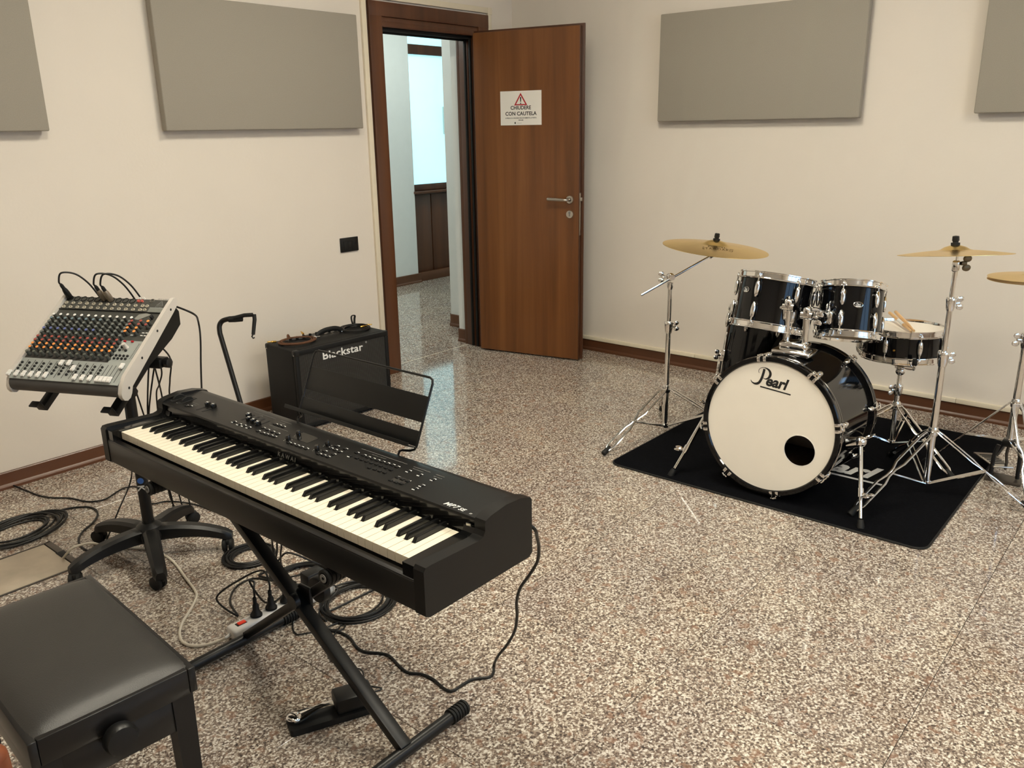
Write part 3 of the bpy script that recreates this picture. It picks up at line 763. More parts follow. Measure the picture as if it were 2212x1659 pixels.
for (x, y) in ((.03, .03), (BL-.03, .03), (.03, BW-.03), (BL-.03, BW-.03)):
    b = MB(); w0, w1 = .0215, .0165
    sx = 1 if x < .2 else -1; sy = 1 if y < .15 else -1
    vs = []
    for (w_, z) in ((w1, 0), (w0, BZ-.056)):
        for (p_, q_) in ((-1, -1), (1, -1), (1, 1), (-1, 1)): vs.append((x+p_*w_, y+q_*w_, z))
    b.add(vs, [[3, 2, 1, 0], [4, 5, 6, 7], [0, 1, 5, 4], [1, 2, 6, 5], [2, 3, 7, 6], [3, 0, 4, 7]]).build('leg', K['bwood'], bn, 0)
for (x, s_) in ((.012, -1), (BL-.012, 1)):
    MB().lathe([(0, 0), (.012, 0), (.012, .014), (.027, .017), (.0315, .024), (.0315, .038), (.028, .045), (.014, .047), (0, .046)], 28, mat_axis((x, BW*.53, BZ-.062), (s_, 0, 0))).build('height_knob', K['blackp'], bn)
for k in range(2): MB().tube([(.02+.006*k, BW-.022+.004*k, BZ-.004), (.026+.006*k, BW-.018+.004*k, BZ-.001), (.024+.006*k, BW-.012+.002*k, BZ-.004)], .0012, 6).build('corner_staple', K['chrome'], bn)

# ------------------------------------------------------------------ sustain pedal
pa, pb = Vector((1.025, 1.643, 0)), Vector((1.212, 1.556, 0))
px_ = (pb-pa).normalized()
PM = mat_xy(pa, px_, (-px_.y, px_.x, 0))
pd = thing('sustain_pedal', 'black sustain pedal with a chrome footplate under the stand leg', 'pedal', PM)
MB().prism([(0, .006), (.006, 0), (.225, 0), (.235, .01), (.235, .072), (.225, .08), (.012, .08), (0, .07)], .018, T(0, 0, .001)).build('base_plate', K['rubber'], pd, 20)
MB().box((.178, .040, .041), (.105, .068, .046), .008).build('housing', K['blackp'], pd)
prof = []
for i in range(15):
    t = i/14; x = .132-.118*t; hw = .010+.010*max(0, min(1, (t-.45)/.35)); prof.append((x, hw, .043-.010*t+.004*math.sin(t*5)))
vs, fs = [], []
for (x, hw, z) in prof: vs += [(x, .04-hw, z), (x, .04, z+.004), (x, .04+hw, z), (x, .04+hw, z-.005), (x, .04-hw, z-.005)]
for i in range(14):
    for k in range(5): k2 = (k+1) % 5; fs.append([i*5+k, i*5+k2, (i+1)*5+k2, (i+1)*5+k])
fs.append([4, 3, 2, 1, 0]); fs.append([70+k for k in range(5)])
pb_ = MB().add(vs, fs); pb_.lathe([(0, .004), (.012, .003), (.0195, 0), (.0205, -.003), (.018, -.006), (0, -.006)], 24, T(.016, .04, .036)); pb_.build('footplate', K['chrome'], pd, 50)
MB().cyl((.028, .04, .018), (.028, .04, .030), .008, n=14).build('stop_bumper', K['rubber'], pd)
# ================================================================== MIXER STAND
MXC = Vector((1.15, 2.744, .892)); AZ, TL = -1.134, .591
mr_ = Vector((math.cos(AZ), math.sin(AZ), 0)); mb_ = Vector((-math.sin(AZ), math.cos(AZ), 0)); msl = mb_*math.cos(TL)+Vector((0, 0, math.sin(TL)))
MXM = mat_xy(MXC, mr_, msl)                   # local x right, y up the slope, z out of the panel
PX, PY = 1.30, 2.88
st = thing('mixer_stand', 'black five-star rolling stand with a tilted top carrying the mixing desk', 'stand', T(PX, PY, 0))
MB().cyl((0, 0, .12), (0, 0, .80), .0205, n=24).build('column', K['blackm'], st)
MB().lathe([(.0, .075), (.052, .075), (.055, .10), (.045, .128), (.028, .140), (.0225, .142), (.0225, .148), (0, .148)], 28).build('hub', K['blackp'], st)
R5 = .262
for k in range(5):
    a = math.radians(-112+72*k); M_ = RZ(a)
    vs, fs = [], []; NN = 14
    for i in range(NN+1):
        t = i/NN; x = .03+(R5-.0)*t; zt = .128-.004*t-.050*t**2.6; hh = .052-.020*t; w0 = .030-.006*t
        if i == NN: hh *= .8; w0 *= .7; zt -= .004
        vs += [(x, -w0, zt-hh), (x, w0, zt-hh), (x, w0*.95, zt-.010), (x, w0*.55, zt), (x, -w0*.55, zt), (x, -w0*.95, zt-.010)]
    for i in range(NN):
        for q in range(6): q2 = (q+1) % 6; fs.append([i*6+q, i*6+q2, (i+1)*6+q2, (i+1)*6+q])
    fs.append([5, 4, 3, 2, 1, 0]); fs.append([NN*6+q for q in range(6)])
    lg = place(MB().add(vs, fs).mesh('star_leg', K['blackp'], 40), 'star_leg', st, M_)
    cs = MB(); xx = R5+.012; s0 = math.radians(40+50*k)
    Mc = T(xx, 0, 0) @ RZ(s0)
    for s_ in (-1, 1): cs.lathe([(0, 0), (.021, 0), (.025, .003), (.025, .013), (.021, .016), (0, .016)], 22, Mc @ mat_axis((-.014, s_*.012-(.008 if s_ > 0 else .008), .0255), (0, 1, 0)))
    cs.box((-.008, 0, .040), (.044, .014, .020), .004, Mc).cyl(Mc @ Vector((0, 0, .03)), Mc @ Vector((0, 0, .058)), .006, n=10)
    place(cs.mesh('caster', K['rubber'], 40), 'caster', lg)
# lettering on the column
for (s_, z, mt) in (('QUIKL', .452, K['whitei']), ('K', .297, K['whitei'])):
    dirc = Vector((-PX-.35, -PY+.9, 0)).normalized()
    ex, ey = Vector((0, 0, -1)), Vector((0, 0, 1)).cross(dirc).normalized()
    text('column_lettering', s_, .034, mt, mat_xy(dirc*.0207+Vector((0, 0, z))-ey*.012, ex, ey), st, ext=.0004, bold=.0008)
dirc = Vector((-PX-.35, -PY+.9, 0)).normalized()
MB().lathe([(0, 0), (.0115, 0), (.0115, .0008), (0, .0008)], 18, mat_axis(dirc*.0205+Vector((0, 0, .314)), dirc)).build('column_badge', mat('blue_badge', S(60, 110, 190), .5), st)
MXI = st.matrix_basis.inverted()
def sl(x, y, z): return MXI @ (MXM @ Vector((x, y, z)))
for x in (-.135, .135):
    b = MB()
    b.tube([sl(x, -.215, -.098), sl(x, .20, -.098)], .0, 4) if False else None
    p0, p1 = sl(x, -.212, -.112), sl(x, .175, -.112)
    b.bar(p0, p1, .03, .022, .002, up=(MXI.to_3x3() @ (MXM.to_3x3() @ Vector((0, 0, 1)))))
    q0, q1 = sl(x, -.212, -.118), sl(x, -.212, -.078)
    b.bar(q0, q1, .03, .006, .001, up=(MXI.to_3x3() @ (MXM.to_3x3() @ Vector((0, 1, 0)))))
    b.bar(sl(x, -.212, -.079), sl(x, -.232, -.079), .03, .005, .001)
    b.build('support_arm', K['blackm'], st)
b = MB(); b.bar(sl(-.15, .02, -.128), sl(.19, .02, -.128), .05, .03, .003); b.bar(sl(.04, .02, -.14), (0, 0, .78), .05, .05, .006)
b.build('tilt_head', K['blackm'], st)
MB().lathe([(0, 0), (.010, 0), (.017, .005), (.017, .020), (.010, .024), (0, .024)], 8, mat_axis(sl(.19, .02, -.128), MXI.to_3x3() @ mr_)).build('tilt_knob', K['blackp'], st)
MB().lathe([(0, 0), (.006, 0), (.016, .012), (.016, .026), (0, .028)], 6, mat_axis(sl(.15, -.13, -.10), MXI.to_3x3() @ mr_)).build('arm_knob', K['blackp'], st)

# ------------------------------------------------------------------ mixing desk
mx = thing('mixing_desk', 'grey mixing desk with rows of coloured knobs and white faders', 'mixer', MXM)
K['mxbody'] = mat('mixer_dark_grey', S(70, 68, 66), .45, var=.04)
K['mxtop'] = mat('mixer_panel_charcoal', S(66, 66, 62), .5, var=.04)
K['mxlight'] = mat('mixer_panel_light_grey', S(150, 154, 150), .5, var=.03)
K['mxcheek'] = mat('mixer_silver_cheek', S(214, 208, 200), .35, .25, var=.03)
K['jack'] = mat('bright_socket_ring', S(206, 198, 180), .3, .35)
K['knobgrey'] = mat('knob_grey', S(70, 72, 68), .5, var=.05)
MB().box((0, .005, -.010), (.404, .356, .020), .003).build('chassis', K['mxbody'], mx)
MB().prism([(-.165, -.018), (.186, -.018), (.190, -.060), (.165, -.096), (.10, -.098), (-.10, -.066), (-.160, -.050)], .388, Matrix(((0, 0, 1, -.194), (1, 0, 0, 0), (0, 1, 0, 0), (0, 0, 0, 1)))).build('underside', K['blackm'], mx)
fr_ = MB()
fr_.lathe([(0, -.202), (.0265, -.202), (.0265, .202), (0, .202)], 20, mat_axis((0, -.1745, -.0275), (1, 0, 0))).build('front_roll', K['mxbody'], mx)
for s_ in (-1, 1):
    pf = [(-.206, -.030), (-.205, -.044), (-.196, -.055), (-.182, -.058), (-.168, -.053), (-.15, -.040), (.15, -.022), (.182, -.018), (.192, -.008), (.190, .004), (.180, .011), (.150, .012), (-.150, .007), (-.182, -.004), (-.200, -.018)]
    M_ = Matrix(((0, 0, 1, s_*.2085-.0065), (1, 0, 0, 0), (0, 1, 0, 0), (0, 0, 0, 1)))
    ck = MB().prism(pf, .013, M_).build('side_cheek', K['mxcheek'], mx, 40)
    for y in (-.165, -.06, .05, .145):
        MB().lathe([(0, 0), (.0042, 0), (.0042, .0006), (0, .0006)], 12, mat_axis((s_*.2150, y, -.005-.020*(y < -.1)-.006*(y < 0)), (s_, 0, 0))).build('cheek_screw', K['ink'], ck)
MB().box((0, .047, .0008), (.402, .150, .002)).box((0, .150, .0008), (.402, .058, .002)).build('top_panel', K['mxtop'], mx, 0)
MB().box((0, .1195, .0025), (.402, .003, .005)).build('panel_step', K['blackp'], mx, 0)
MB().prism([(-.203, -.184), (.203, -.184), (.203, -.004), (.118, -.004), (.118, -.098), (-.203, -.098)], .0022, T(0, 0, 0)).build('fader_panel', K['mxlight'], mx, 0)
def knob_mesh(nm, c):
    cm = mat('knob_cap_'+nm, c, .45, var=.03)
    b = MB().lathe([(.0066, 0), (.0070, .001), (.0056, .006), (.0050, .0175)], 10).lathe([(.0050, .0175), (.0044, .0190), (0, .0190)], 10, None, 1)
    return b.mesh('knob', [K['knobgrey'], cm], 40)
KM_ = {n_: knob_mesh(n_, c) for n_, c in dict(white=S(236, 234, 230), sky=S(112, 130, 138), grey=S(112, 116, 112), blue=S(96, 106, 160), dark=S(62, 64, 62), red=S(158, 78, 68), orange=S(240, 152, 78), olive=S(92, 94, 84)).items()}
rows = [(.080, 'white'), (.064, 'sky'), (.048, 'grey'), (.033, 'grey'), (.018, 'blue'), (.001, 'grey'), (-.018, 'red'), (-.034, 'red'), (-.049, 'orange'), (-.065, 'orange'), (-.084, 'olive')]
CP = .0275; cx0 = -.187
for (y, c) in rows:
    for i in range(12):
        if c in ('sky', 'blue') and i > 7: cc = 'grey'
        else: cc = c
        place(KM_[cc], 'knob', mx, T(cx0+CP*i, y, .002))
for (x, y, c) in ((.124, .066, 'red'), (.157, .068, 'red'), (.184, .068, 'orange'), (.124, .052, 'red'), (.157, .053, 'red'), (.184, .053, 'red'), (.124, .036, 'orange'), (.157, .037, 'orange'), (.124, .021, 'orange'), (.157, .022, 'orange')):
    place(KM_[c], 'knob', mx, T(x, y, .002))
ph = MB().lathe([(.0085, 0), (.009, .001), (.0068, .008), (.0062, .020), (0, .021)], 14).mesh('headphone_knob', K['mxcheek'], 40)
place(ph, 'headphone_knob', mx, T(.150, -.034, .002))
# sockets
xl = MB().lathe([(.0100, 0), (.0112, .0006), (.0112, .0016), (.0096, .0016), (.0090, -.002), (0, -.002)], 20).mesh('xlr_socket', K['blackp'], 40)
jk = MB().lathe([(.0062, 0), (.0062, .0030), (.0036, .0034), (.0030, -.003)], 14).lathe([(.0030, -.001), (0, -.001)], 14, None, 1).mesh('jack_socket', [K['jack'], K['ink']], 40)
for i in range(10): place(xl, 'xlr_socket', mx, T(-.188+CP*i, .170, .002))
for r_, y in ((0, .1485), (1, .130)):
    for i in range(12): place(jk, 'jack_socket', mx, T(-.190+CP*.995*i, y, .002))
rc = {c: MB().lathe([(.0042, 0), (.0042, .006), (.0022, .006), (.0022, .002), (0, .002)], 12).mesh('phono_socket', mat('phono_'+c, col_, .4), 40) for c, col_ in (('w', S(230, 228, 222)), ('r', S(214, 104, 92)))}
for (x, y, c) in ((.085, .180, 'w'), (.099, .180, 'w'), (.085, .168, 'r'), (.099, .168, 'r')): place(rc[c], 'phono_socket', mx, T(x, y, .002))
place(MB().lathe([(.0085, 0), (.0085, .0016), (.006, .002), (.0055, -.002), (0, -.002)], 18).mesh('lamp_socket', K['steel'], 40), 'lamp_socket', mx, T(.133, .174, .002))
for (x, y) in ((.128, .148), (.128, .131)): place(jk, 'jack_socket', mx, T(x, y, .002))
# maker's corner with triangle mark and name
tri = MB()
P3 = [(.158, .154), (.184, .154), (.171, .175)]; cxx, cyy = .171, .161
inn = [(cxx+(x-cxx)*.78, cyy+(y-cyy)*.78) for x, y in P3]
for i in range(3): j = (i+1) % 3; tri.prism([P3[i], P3[j], inn[j], inn[i]], .0004, T(0, 0, .0018))
tri.ribbon([(.165, .158), (.168, .163), (.171, .159), (.174, .164), (.176, .160)], [.0012]*5, .0004, T(0, 0, .0018)).build('maker_mark', K['greyi'], mx, 0)
text('maker_name', 'behringer', .0066, K['greyi'], T(.171, .146, .0019), mx, ext=.0002, align='CENTER')
text('model_name', 'XENYX QX2222USB', .0052, K['greyi'], T(.196, .1815, .0019), mx, ext=.0002, align='RIGHT')
K['mxmid'] = mat('mixer_info_panel', S(118, 120, 114), .5, var=.06, vscale=80)
MB().box((.168, .131, .0019), (.055, .019, .0006)).box((.168, .1425, .0019), (.055, .0026, .0006), mi=1).build('info_panel', [K['mxmid'], K['mxlight']], mx, 0)
for (x, y) in ((.140, .100), (.150, .103), (.147, .095)):
    pass
MB().prism([(.108, .088), (.128, .086), (.165, .112), (.140, .117), (.118, .110)], .0005, T(0, 0, .0024)).build('tape_strip', mat('clear_tape', S(132, 132, 126), .25), mx, 0)
place(MB().box((0, 0, .008), (.006, .012, .014), .001).mesh('usb_plug', K['ink'], 30), 'usb_plug', mx, T(.178, .095, .002))
# vertical channel lines over the sockets
for i in range(11): place(MB().box((0, .147, .0016), (.0006, .052, .001)).mesh('channel_line', K['greyi'], 0), 'channel_line', mx, T(-.1735+CP*i, 0, 0))
# faders, buttons
sl_ = MB().box((0, -.139, .0022), (.0016, .066, .0008)).mesh('fader_slot', K['ink'], 0)
fc = MB()
for (x0, z0) in ((0, 0),):
    prof = [(-.0105, .002), (.0105, .002), (.0105, .006), (.0065, .008), (.003, .0075), (.0, .0068), (-.003, .0075), (-.0065, .008), (-.0105, .006)]
    M_ = Matrix(((0, 0, 1, -.0055), (1, 0, 0, 0), (0, 1, 0, .004), (0, 0, 0, 1)))
    fc.prism([(q[0], q[1]) for q in prof], .011, M_)
fc.box((0, 0, .004), (.003, .006, .006))
FC = fc.mesh('fader_cap', K['white'], 30)
pbn = MB().lathe([(.0042, 0), (.0044, .003), (.0036, .0042), (0, .0042)], 10).mesh('push_button', K['ink'], 40)
for i in range(12):
    x = -.203+CP*i
    s_ = place(sl_, 'fader_slot', mx, T(x, 0, 0))
    y = {6: -.116, 7: -.114, 8: -.134}.get(i, -.169)
    place(FC, 'fader_cap', s_, T(0, y, .0022))
    for k in range(4): place(pbn, 'push_button', mx, T(x+.012, -.119-.0125*k, .002))
for k in range(4):
    s_ = place(sl_, 'fader_slot', mx, T(.127+.0145*k, -.002, 0)); place(FC, 'fader_cap', s_, T(0, -.168, .0022))
s_ = place(sl_, 'fader_slot', mx, T(.184, -.002, 0)); place(FC, 'fader_cap', s_, T(0, -.112, .0022))
for r_ in range(2):
    for k in range(4): place(pbn, 'push_button', mx, T(.133+.0138*k-.001*r_, -.068-.012*r_, .002))
for (x, y) in ((.135, -.020), (.134, -.033), (.133, -.046), (.156, -.046)): place(pbn, 'push_button', mx, T(x, y, .002))
rb = MB().box((0, 0, .003), (.009, .005, .005), .001).mesh('led_button', K['red'], 30)
for x in (.132, .160): place(rb, 'led_button', mx, T(x, -.009, .002))
wb = MB().box((0, 0, .002), (.0085, .0035, .003), .0006).mesh('select_button', K['white'], 30)
for (x, y) in ((.178, .030), (.191, .030), (.178, .018), (.191, .018), (.142, .018), (.104, -.040)): place(wb, 'select_button', mx, T(x, y, .002))
for k in range(12):
    for x in (.187, .195): place(MB().box((0, 0, .0024), (.0035, .0016, .0006)).mesh('meter_led', K['ink'], 0) if (k == 0 and x < .19) else bpy.data.meshes['meter_led'], 'meter_led', mx, T(x, -.016-.0055*k, 0))

# ------------------------------------------------------------------ leads plugged into the mixer
def mxw(x, y, z): return MXM @ Vector((x, y, z))
def lead(label, x, y, body, tail, group=None):
    o = thing('microphone_lead', label, 'cable', None, group)
    ax = (MXM.to_3x3() @ Vector((-.10, .12, 1))).normalized(); p = mxw(x, y, .001)
    MB().lathe([(0, 0), (.0085, 0), (.0095, .002), (.0095, .024), (.0085, .034), (.0062, .042), (0, .042)], 18, mat_axis(p, ax)).build('plug', body, o)
    MB().lathe([(.0062, .042), (.006, .054), (.004, .060), (0, .060)], 14, mat_axis(p, ax)).build('strain_relief', K['rubber'], o)
    q = p+ax*.058
    pts = spline([q, q+ax*.012]+tail, 8)
    MB().tube(pts, .003, 8).build('cord', K['cable'], o)
K['plugm'] = mat('dull_metal_plug', S(150, 138, 122), .4, .7)
back = lambda x, d: [mxw(x+.006, .198, .093), mxw(x+.034, .218, .072), mxw(x+.056, .222, .030), mxw(x+.072, .214, -.02), mxw(x+.078, .205, -.09), mxw(x+.05+d, .20, -.16), Vector((PX+.10, PY+.10, .45)), Vector((PX+.18, PY+.16, .10)), Vector((PX+.15, PY+.22, .004))]
lead('black lead with a rubber-sleeved plug in the first mixer socket', -.190, .172, K['blackp'], back(-.190, .01))
lead('metal-plugged black lead in the mixer, nearer the rubber-sleeved plug', -.188+CP*5, .170, K['plugm'], back(-.188+CP*5, .02))
lead('metal-plugged black lead in the mixer, nearer the phono sockets', -.188+CP*6, .168, K['plugm'], back(-.188+CP*6, .03))
# ================================================================== GUITAR AMPLIFIER
AM = T(2.478, 3.552, 0) @ RZ(-.049)      # local x along the front, y to the back, z up
AW, AD, AH = .609, .284, .438
am = thing('guitar_amplifier', 'black guitar amplifier with a white maker name on a ribbed grille', 'amplifier', AM)
b = MB()
b.box((AW/2, AD/2+.012, .014+AH/2-.007), (AW, AD-.024, AH-.014), .008, seg=3)
b.build('cabinet', K['tolex'], am)
e = MB()
for (x0, x1, z0, z1) in ((0, AW, AH-.026, AH), (0, AW, .014, .036), (0, .024, .036, AH-.026), (AW-.024, AW, .036, AH-.026)):
    e.box(((x0+x1)/2, .010, (z0+z1)/2), (x1-x0, .024, z1-z0), .005)
e.build('front_frame', K['tolex'], am)
q = NT('ribbed_grille'); co = q.n('ShaderNodeTexCoord'); wv = q.n('ShaderNodeTexWave', wave_type='BANDS', bands_direction='X', i_Scale=52.0, i_Distortion=.25, i_Detail=1.0)
q.l(co.outputs['Object'], wv.inputs[0]); q.l(q.ramp(wv.outputs[0], [(.3, (.006, .006, .006)), (.85, (.05, .048, .044))]), q.b.inputs['Base Color'])
bp = q.n('ShaderNodeBump', i_Strength=.8, i_Distance=.003); q.l(wv.outputs[0], bp.inputs['Height']); q.l(bp.outputs[0], q.b.inputs['Normal']); q.b.inputs['Roughness'].default_value = .6
MB().box((AW/2, .008, AH/2+.005), (AW-.044, .010, AH-.058)).build('grille_cloth', q.mat, am, 0)
text('maker_name', 'Blackstar', .058, K['whitei'], mat_xy((.164, .0022, .362), (1, 0, 0), (0, 0, 1)), am, ext=.0012, bold=.0009, spacing=1.04, sx=1.20)
MB().lathe([(.0035, 0), (.005, 0), (.005, .001), (.0035, .001)], 14, mat_axis((.455, .0022, .402), (0, -1, 0))).build('registered_mark', K['whitei'], am)
cm_ = MB().box((0, 0, 0), (.034, .034, .034), .010, seg=3).mesh('corner_protector', K['blackp'], 40)
for x in (.0145, AW-.0145):
    for y in (.0145, AD-.0145):
        for z in (.030, AH-.0145):
            o = place(cm_, 'corner_protector', am, T(x, y, z))
            place(MB().lathe([(0, 0), (.003, 0), (.002, .0015), (0, .0018)], 8).mesh('rivet', K['steel'], 40) if 'rivet' not in bpy.data.meshes else bpy.data.meshes['rivet'], 'rivet', o, mat_axis((math.copysign(.017, x-AW/2), -.004, -.008), (math.copysign(1, x-AW/2), 0, 0)))
for x in (.07, AW-.07):
    for y in (.05, AD-.05): MB().lathe([(0, 0), (.018, 0), (.016, .015), (0, .015)], 16, T(x, y, 0)).build('rubber_foot', K['rubber'], am)
hp = spline([(.262, .178, AH+.006), (.275, .178, AH+.020), (.31, .178, AH+.030), (.345, .178, AH+.032), (.38, .178, AH+.030), (.412, .178, AH+.020), (.425, .178, AH+.006)], 6)
hn = MB().tube(hp, .0085, 10, flat=1.6).build('carrying_handle', K['rubber'], am)
for x in (.258, .429): MB().box((x, .178, AH+.005), (.028, .026, .010), .003).build('handle_bracket', K['chrome'], hn)
MB().box((AW/2, .235, AH+.0005), (.40, .055, .002)).build('control_plate', K['blackm'], am, 0)
for k in range(9): MB().lathe([(.008, 0), (.0075, .012), (0, .013)], 14, T(.13+.042*k, .238, AH+.0015)).build('control_knob', K['blackp'], am)

def coil(name, label, cat, C, rx, ry, turns, r, rot, m, tails=(), seedk=1, jitter=.10, ang0=0.0, group=None):
    """one lead wound in loose, uneven loops lying on a surface at height C.z"""
    rnd = random.Random(seedk); pts = []; n = 20
    prm = []
    for k in range(turns+1):
        sz = 1+rnd.uniform(-2.2*jitter, .7*jitter)
        prm.append((sz, sz+rnd.uniform(-jitter, jitter), rnd.uniform(-jitter, jitter)*rx, rnd.uniform(-jitter, jitter)*ry, rnd.uniform(0, 1), rnd.uniform(0, 6.28)))
    for k in range(turns):
        for i in range(n):
            t = i/n; t2 = t*t*(3-2*t); p, q = prm[k], prm[k+1]
            mixv = [p[j]+(q[j]-p[j])*t2 for j in range(5)]
            a = ang0+2*PI*t
            x_, y_ = math.cos(a)*rx*mixv[0]+mixv[2], math.sin(a)*ry*mixv[1]+mixv[3]
            z = r*(1.05+2.6*mixv[4]+1.2*(.5+.5*math.sin(a*2+p[5]))*mixv[4])
            pts.append(C+Vector((x_*math.cos(rot)-y_*math.sin(rot), x_*math.sin(rot)+y_*math.cos(rot), z)))
    pre = spline(list(tails[0]), 6) if tails and len(tails[0]) > 1 else []
    post = spline(list(tails[1]), 6) if len(tails) > 1 and len(tails[1]) > 1 else []
    o = thing(name, label, cat, None, group)
    MB().tube(pre+spline(pts, 3)+post, r, 7).build('wound_cord', m, o)
    return o
def plug_on(o, p, ax, m, L=.05, r=.006, name='jack_plug'):
    ax = Vector(ax).normalized()
    MB().lathe([(0, 0), (r*.7, 0), (r, .004), (r, L*.5), (r*.55, L*.55), (r*.55, L*.95), (0, L)], 12, mat_axis(p, ax)).build(name, m, o)
at = lambda x, y, z=0: AM @ Vector((x, y, AH+z))
c1 = coil('instrument_cable', 'brown cloth instrument cable coiled on the amplifier top', 'cable', at(.125, .165), .098, .080, 7, .0034, -.05, K['cableb'], seedk=3, jitter=.09)
plug_on(c1, at(.035, .225, .012), (-1, .3, .12), K['gold']); plug_on(c1, at(.205, .225, .022), (.4, 1, .1), K['gold'])
MB().tube(spline([at(.115, .238, .010), at(.12, .247, .026), at(.128, .252, .026), at(.13, .24, .008)], 5), .005, 8).build('cable_tie', K['cableb'], c1)
c2 = coil('instrument_cable', 'black instrument cable coiled on the amplifier top beside its handle', 'cable', at(.512, .165), .082, .078, 6, .0036, .1, K['cable'], seedk=5, jitter=.08)
plug_on(c2, at(.515, .125, .020), (1, -.15, .05), K['gold'], .045); plug_on(c2, at(.585, .17, .012), (1, -.4, 0), K['gold'], .04)
MB().tube(spline([at(.545, .235, .012), at(.545, .245, .048), at(.555, .25, .062), at(.575, .252, .058), at(.57, .25, .040), at(.56, .24, .012)], 5), .0075, 8, flat=.4).build('hook_strap', K['rubber'], c2)

# ------------------------------------------------------------------ guitar stand
gs = thing('guitar_stand', 'black guitar stand with a hooked neck rest behind the stage piano', 'guitar stand', T(1.83, 3.0, 0))
def G(p): return Vector(p)-Vector((1.83, 3.0, 0))
top = hang([(475, 720)], 3.55, 3.55)[0] if False else CAM+ray(475, 720)*3.55
bot = CAM+ray(517, 862)*3.55
base = bot+(bot-top)*((bot.z-.10)/(top.z-bot.z))
pl = [base, bot, top, CAM+ray(474, 705)*3.55, CAM+ray(480, 694)*3.55, CAM+ray(497, 689)*3.54, CAM+ray(515, 686)*3.53]
MB().tube([G(q) for q in [base, bot, top]+spline([top, CAM+ray(474, 704)*3.55, CAM+ray(481, 693)*3.55, CAM+ray(498, 688)*3.54], 5)[1:]], .0105, 12).build('upright', K['blackm'], gs)
MB().tube([G(CAM+ray(x, y)*3.53) for x, y in ((494, 690), (508, 689), (524, 690))], [.0125, .014, .009], 12).build('neck_pad', K['rubber'], gs)
MB().tube([G(CAM+ray(x, y)*3.52) for x, y in ((505, 687), (528, 681), (546, 680))], .0085, 10).build('neck_arm', K['rubber'], gs)
MB().tube([G(CAM+ray(x, y)*3.52) for x, y in ((549, 679), (550, 690), (547, 723))], [.0085, .0085, .0075], 10).tube([G(CAM+ray(x, y)*3.52) for x, y in ((547, 722), (544, 727), (547, 731), (550, 729))], .003, 8).build('neck_hook', K['rubber'], gs)
g0 = G(base)
for (dx, dy) in ((.24, -.05), (-.19, -.14), (-.02, .26)):
    l_ = MB().tube([g0+Vector((0, 0, .02)), Vector((g0.x+dx*.9, g0.y+dy*.9, .02)), Vector((g0.x+dx, g0.y+dy, .012))], .0095, 10).build('leg', K['blackm'], gs)
    MB().ball((g0.x+dx, g0.y+dy, .013), .013).build('foot_cap', K['rubber'], l_)
MB().tube([g0+Vector((-.13, -.02, .18)), g0+Vector((-.13, -.12, .16)), g0+Vector((.13, -.12, .16)), g0+Vector((.13, -.02, .18))], .009, 10).build('body_cradle', K['rubber'], gs)
MB().cyl(g0+Vector((-.13, -.02, .18)), g0+Vector((.13, -.02, .18)), .009, n=10).build('cradle_bar', K['blackm'], gs)

# ================================================================== POWER STRIP AND CABLES
sa, sb = Vector((1.175, 2.163, 0)), Vector((1.56, 2.150, 0))
sx_ = (sb-sa).normalized(); SM = mat_xy(sa, sx_, (-sx_.y, sx_.x, 0)); SL = (sb-sa).length
ps = thing('power_strip', 'white multi-socket power strip with a red switch under the stage piano', 'power strip', SM)
MB().box((SL/2, .0, .021), (SL, .052, .040), .010, seg=3).build('body', K['white'], ps)
sr = MB().box((.040, 0, .0405), (.034, .020, .003), .001).build('switch_frame', K['ink'], ps)
MB().box((.042, 0, .0425), (.026, .015, .006), .002, M=None).build('rocker_switch', mat('red_rocker', S(214, 50, 26), .3, emit=S(255, 60, 20), estr=.15), sr)
skm = MB().lathe([(.0205, 0), (.0205, .0010), (.0185, .0012), (.0180, -.004), (0, -.004)], 24).mesh('socket', K['white'], 40)
SOCK = [.095, .150, .205, .260, .315, .355]
for x in SOCK[:5]: place(skm, 'socket', ps, T(x, 0, .0412))
MB().cyl((.0, 0, .02), (-.018, 0, .017), .006, .004, n=12).build('cord_sleeve', K['white'], ps)
def mains(label, i, tail, big=False):
    o = thing('mains_plug', label, 'plug')
    p = SM @ Vector((SOCK[i], 0, .0425))
    MB().lathe([(0, 0), (.019, 0), (.0192, .006), (.015, .012), (.0105, .020), (.0100, .036), (.0075, .042), (0, .042)], 20, mat_axis(p, (.05, .03, 1))).build('plug_body', K['rubber'], o)
    rl = MB()
    for k in range(4): rl.lathe([(.0060, 0), (.0064, .001), (.0064, .004), (.0056, .005), (.0056, .006)], 12, mat_axis(p+Vector((0, 0, .041+.006*k)), (.05, .03, 1)))
    rl.build('strain_relief', K['rubber'], o)
    q = p+Vector((.002, .001, .064))
    MB().tube(spline([q, q+Vector((.001, .001, .03))]+[Vector(t) for t in tail], 8), .0034, 8).build('cord', K['cable'], o)
    return o
F0 = lambda x, y, r=.004: onz(x, y, r)
mains('black plug beside the red switch of the power strip', 0, [(1.285, 2.175, .150), (1.275, 2.185, .155), (1.30, 2.20, .10), (1.345, 2.225, .03), (1.39, 2.24, .005), F0(600, 1345-50), F0(640, 1262)])
mains('black plug in the second socket of the power strip with its lead looping over', 1, [(1.335, 2.20, .16), (1.30, 2.26, .13), (1.25, 2.36, .04), F0(513, 1330), F0(497, 1300), F0(510, 1268), F0(545, 1250), F0(585, 1253), F0(625, 1256)])
mains('black plug in the third socket of the power strip by the stand leg', 2, [(1.385, 2.20, .14), (1.40, 2.25, .12), (1.43, 2.30, .05), F0(655, 1240), F0(670, 1230)])
o = thing('mains_adapter', 'bulky black mains adapter in the far end of the power strip', 'plug')
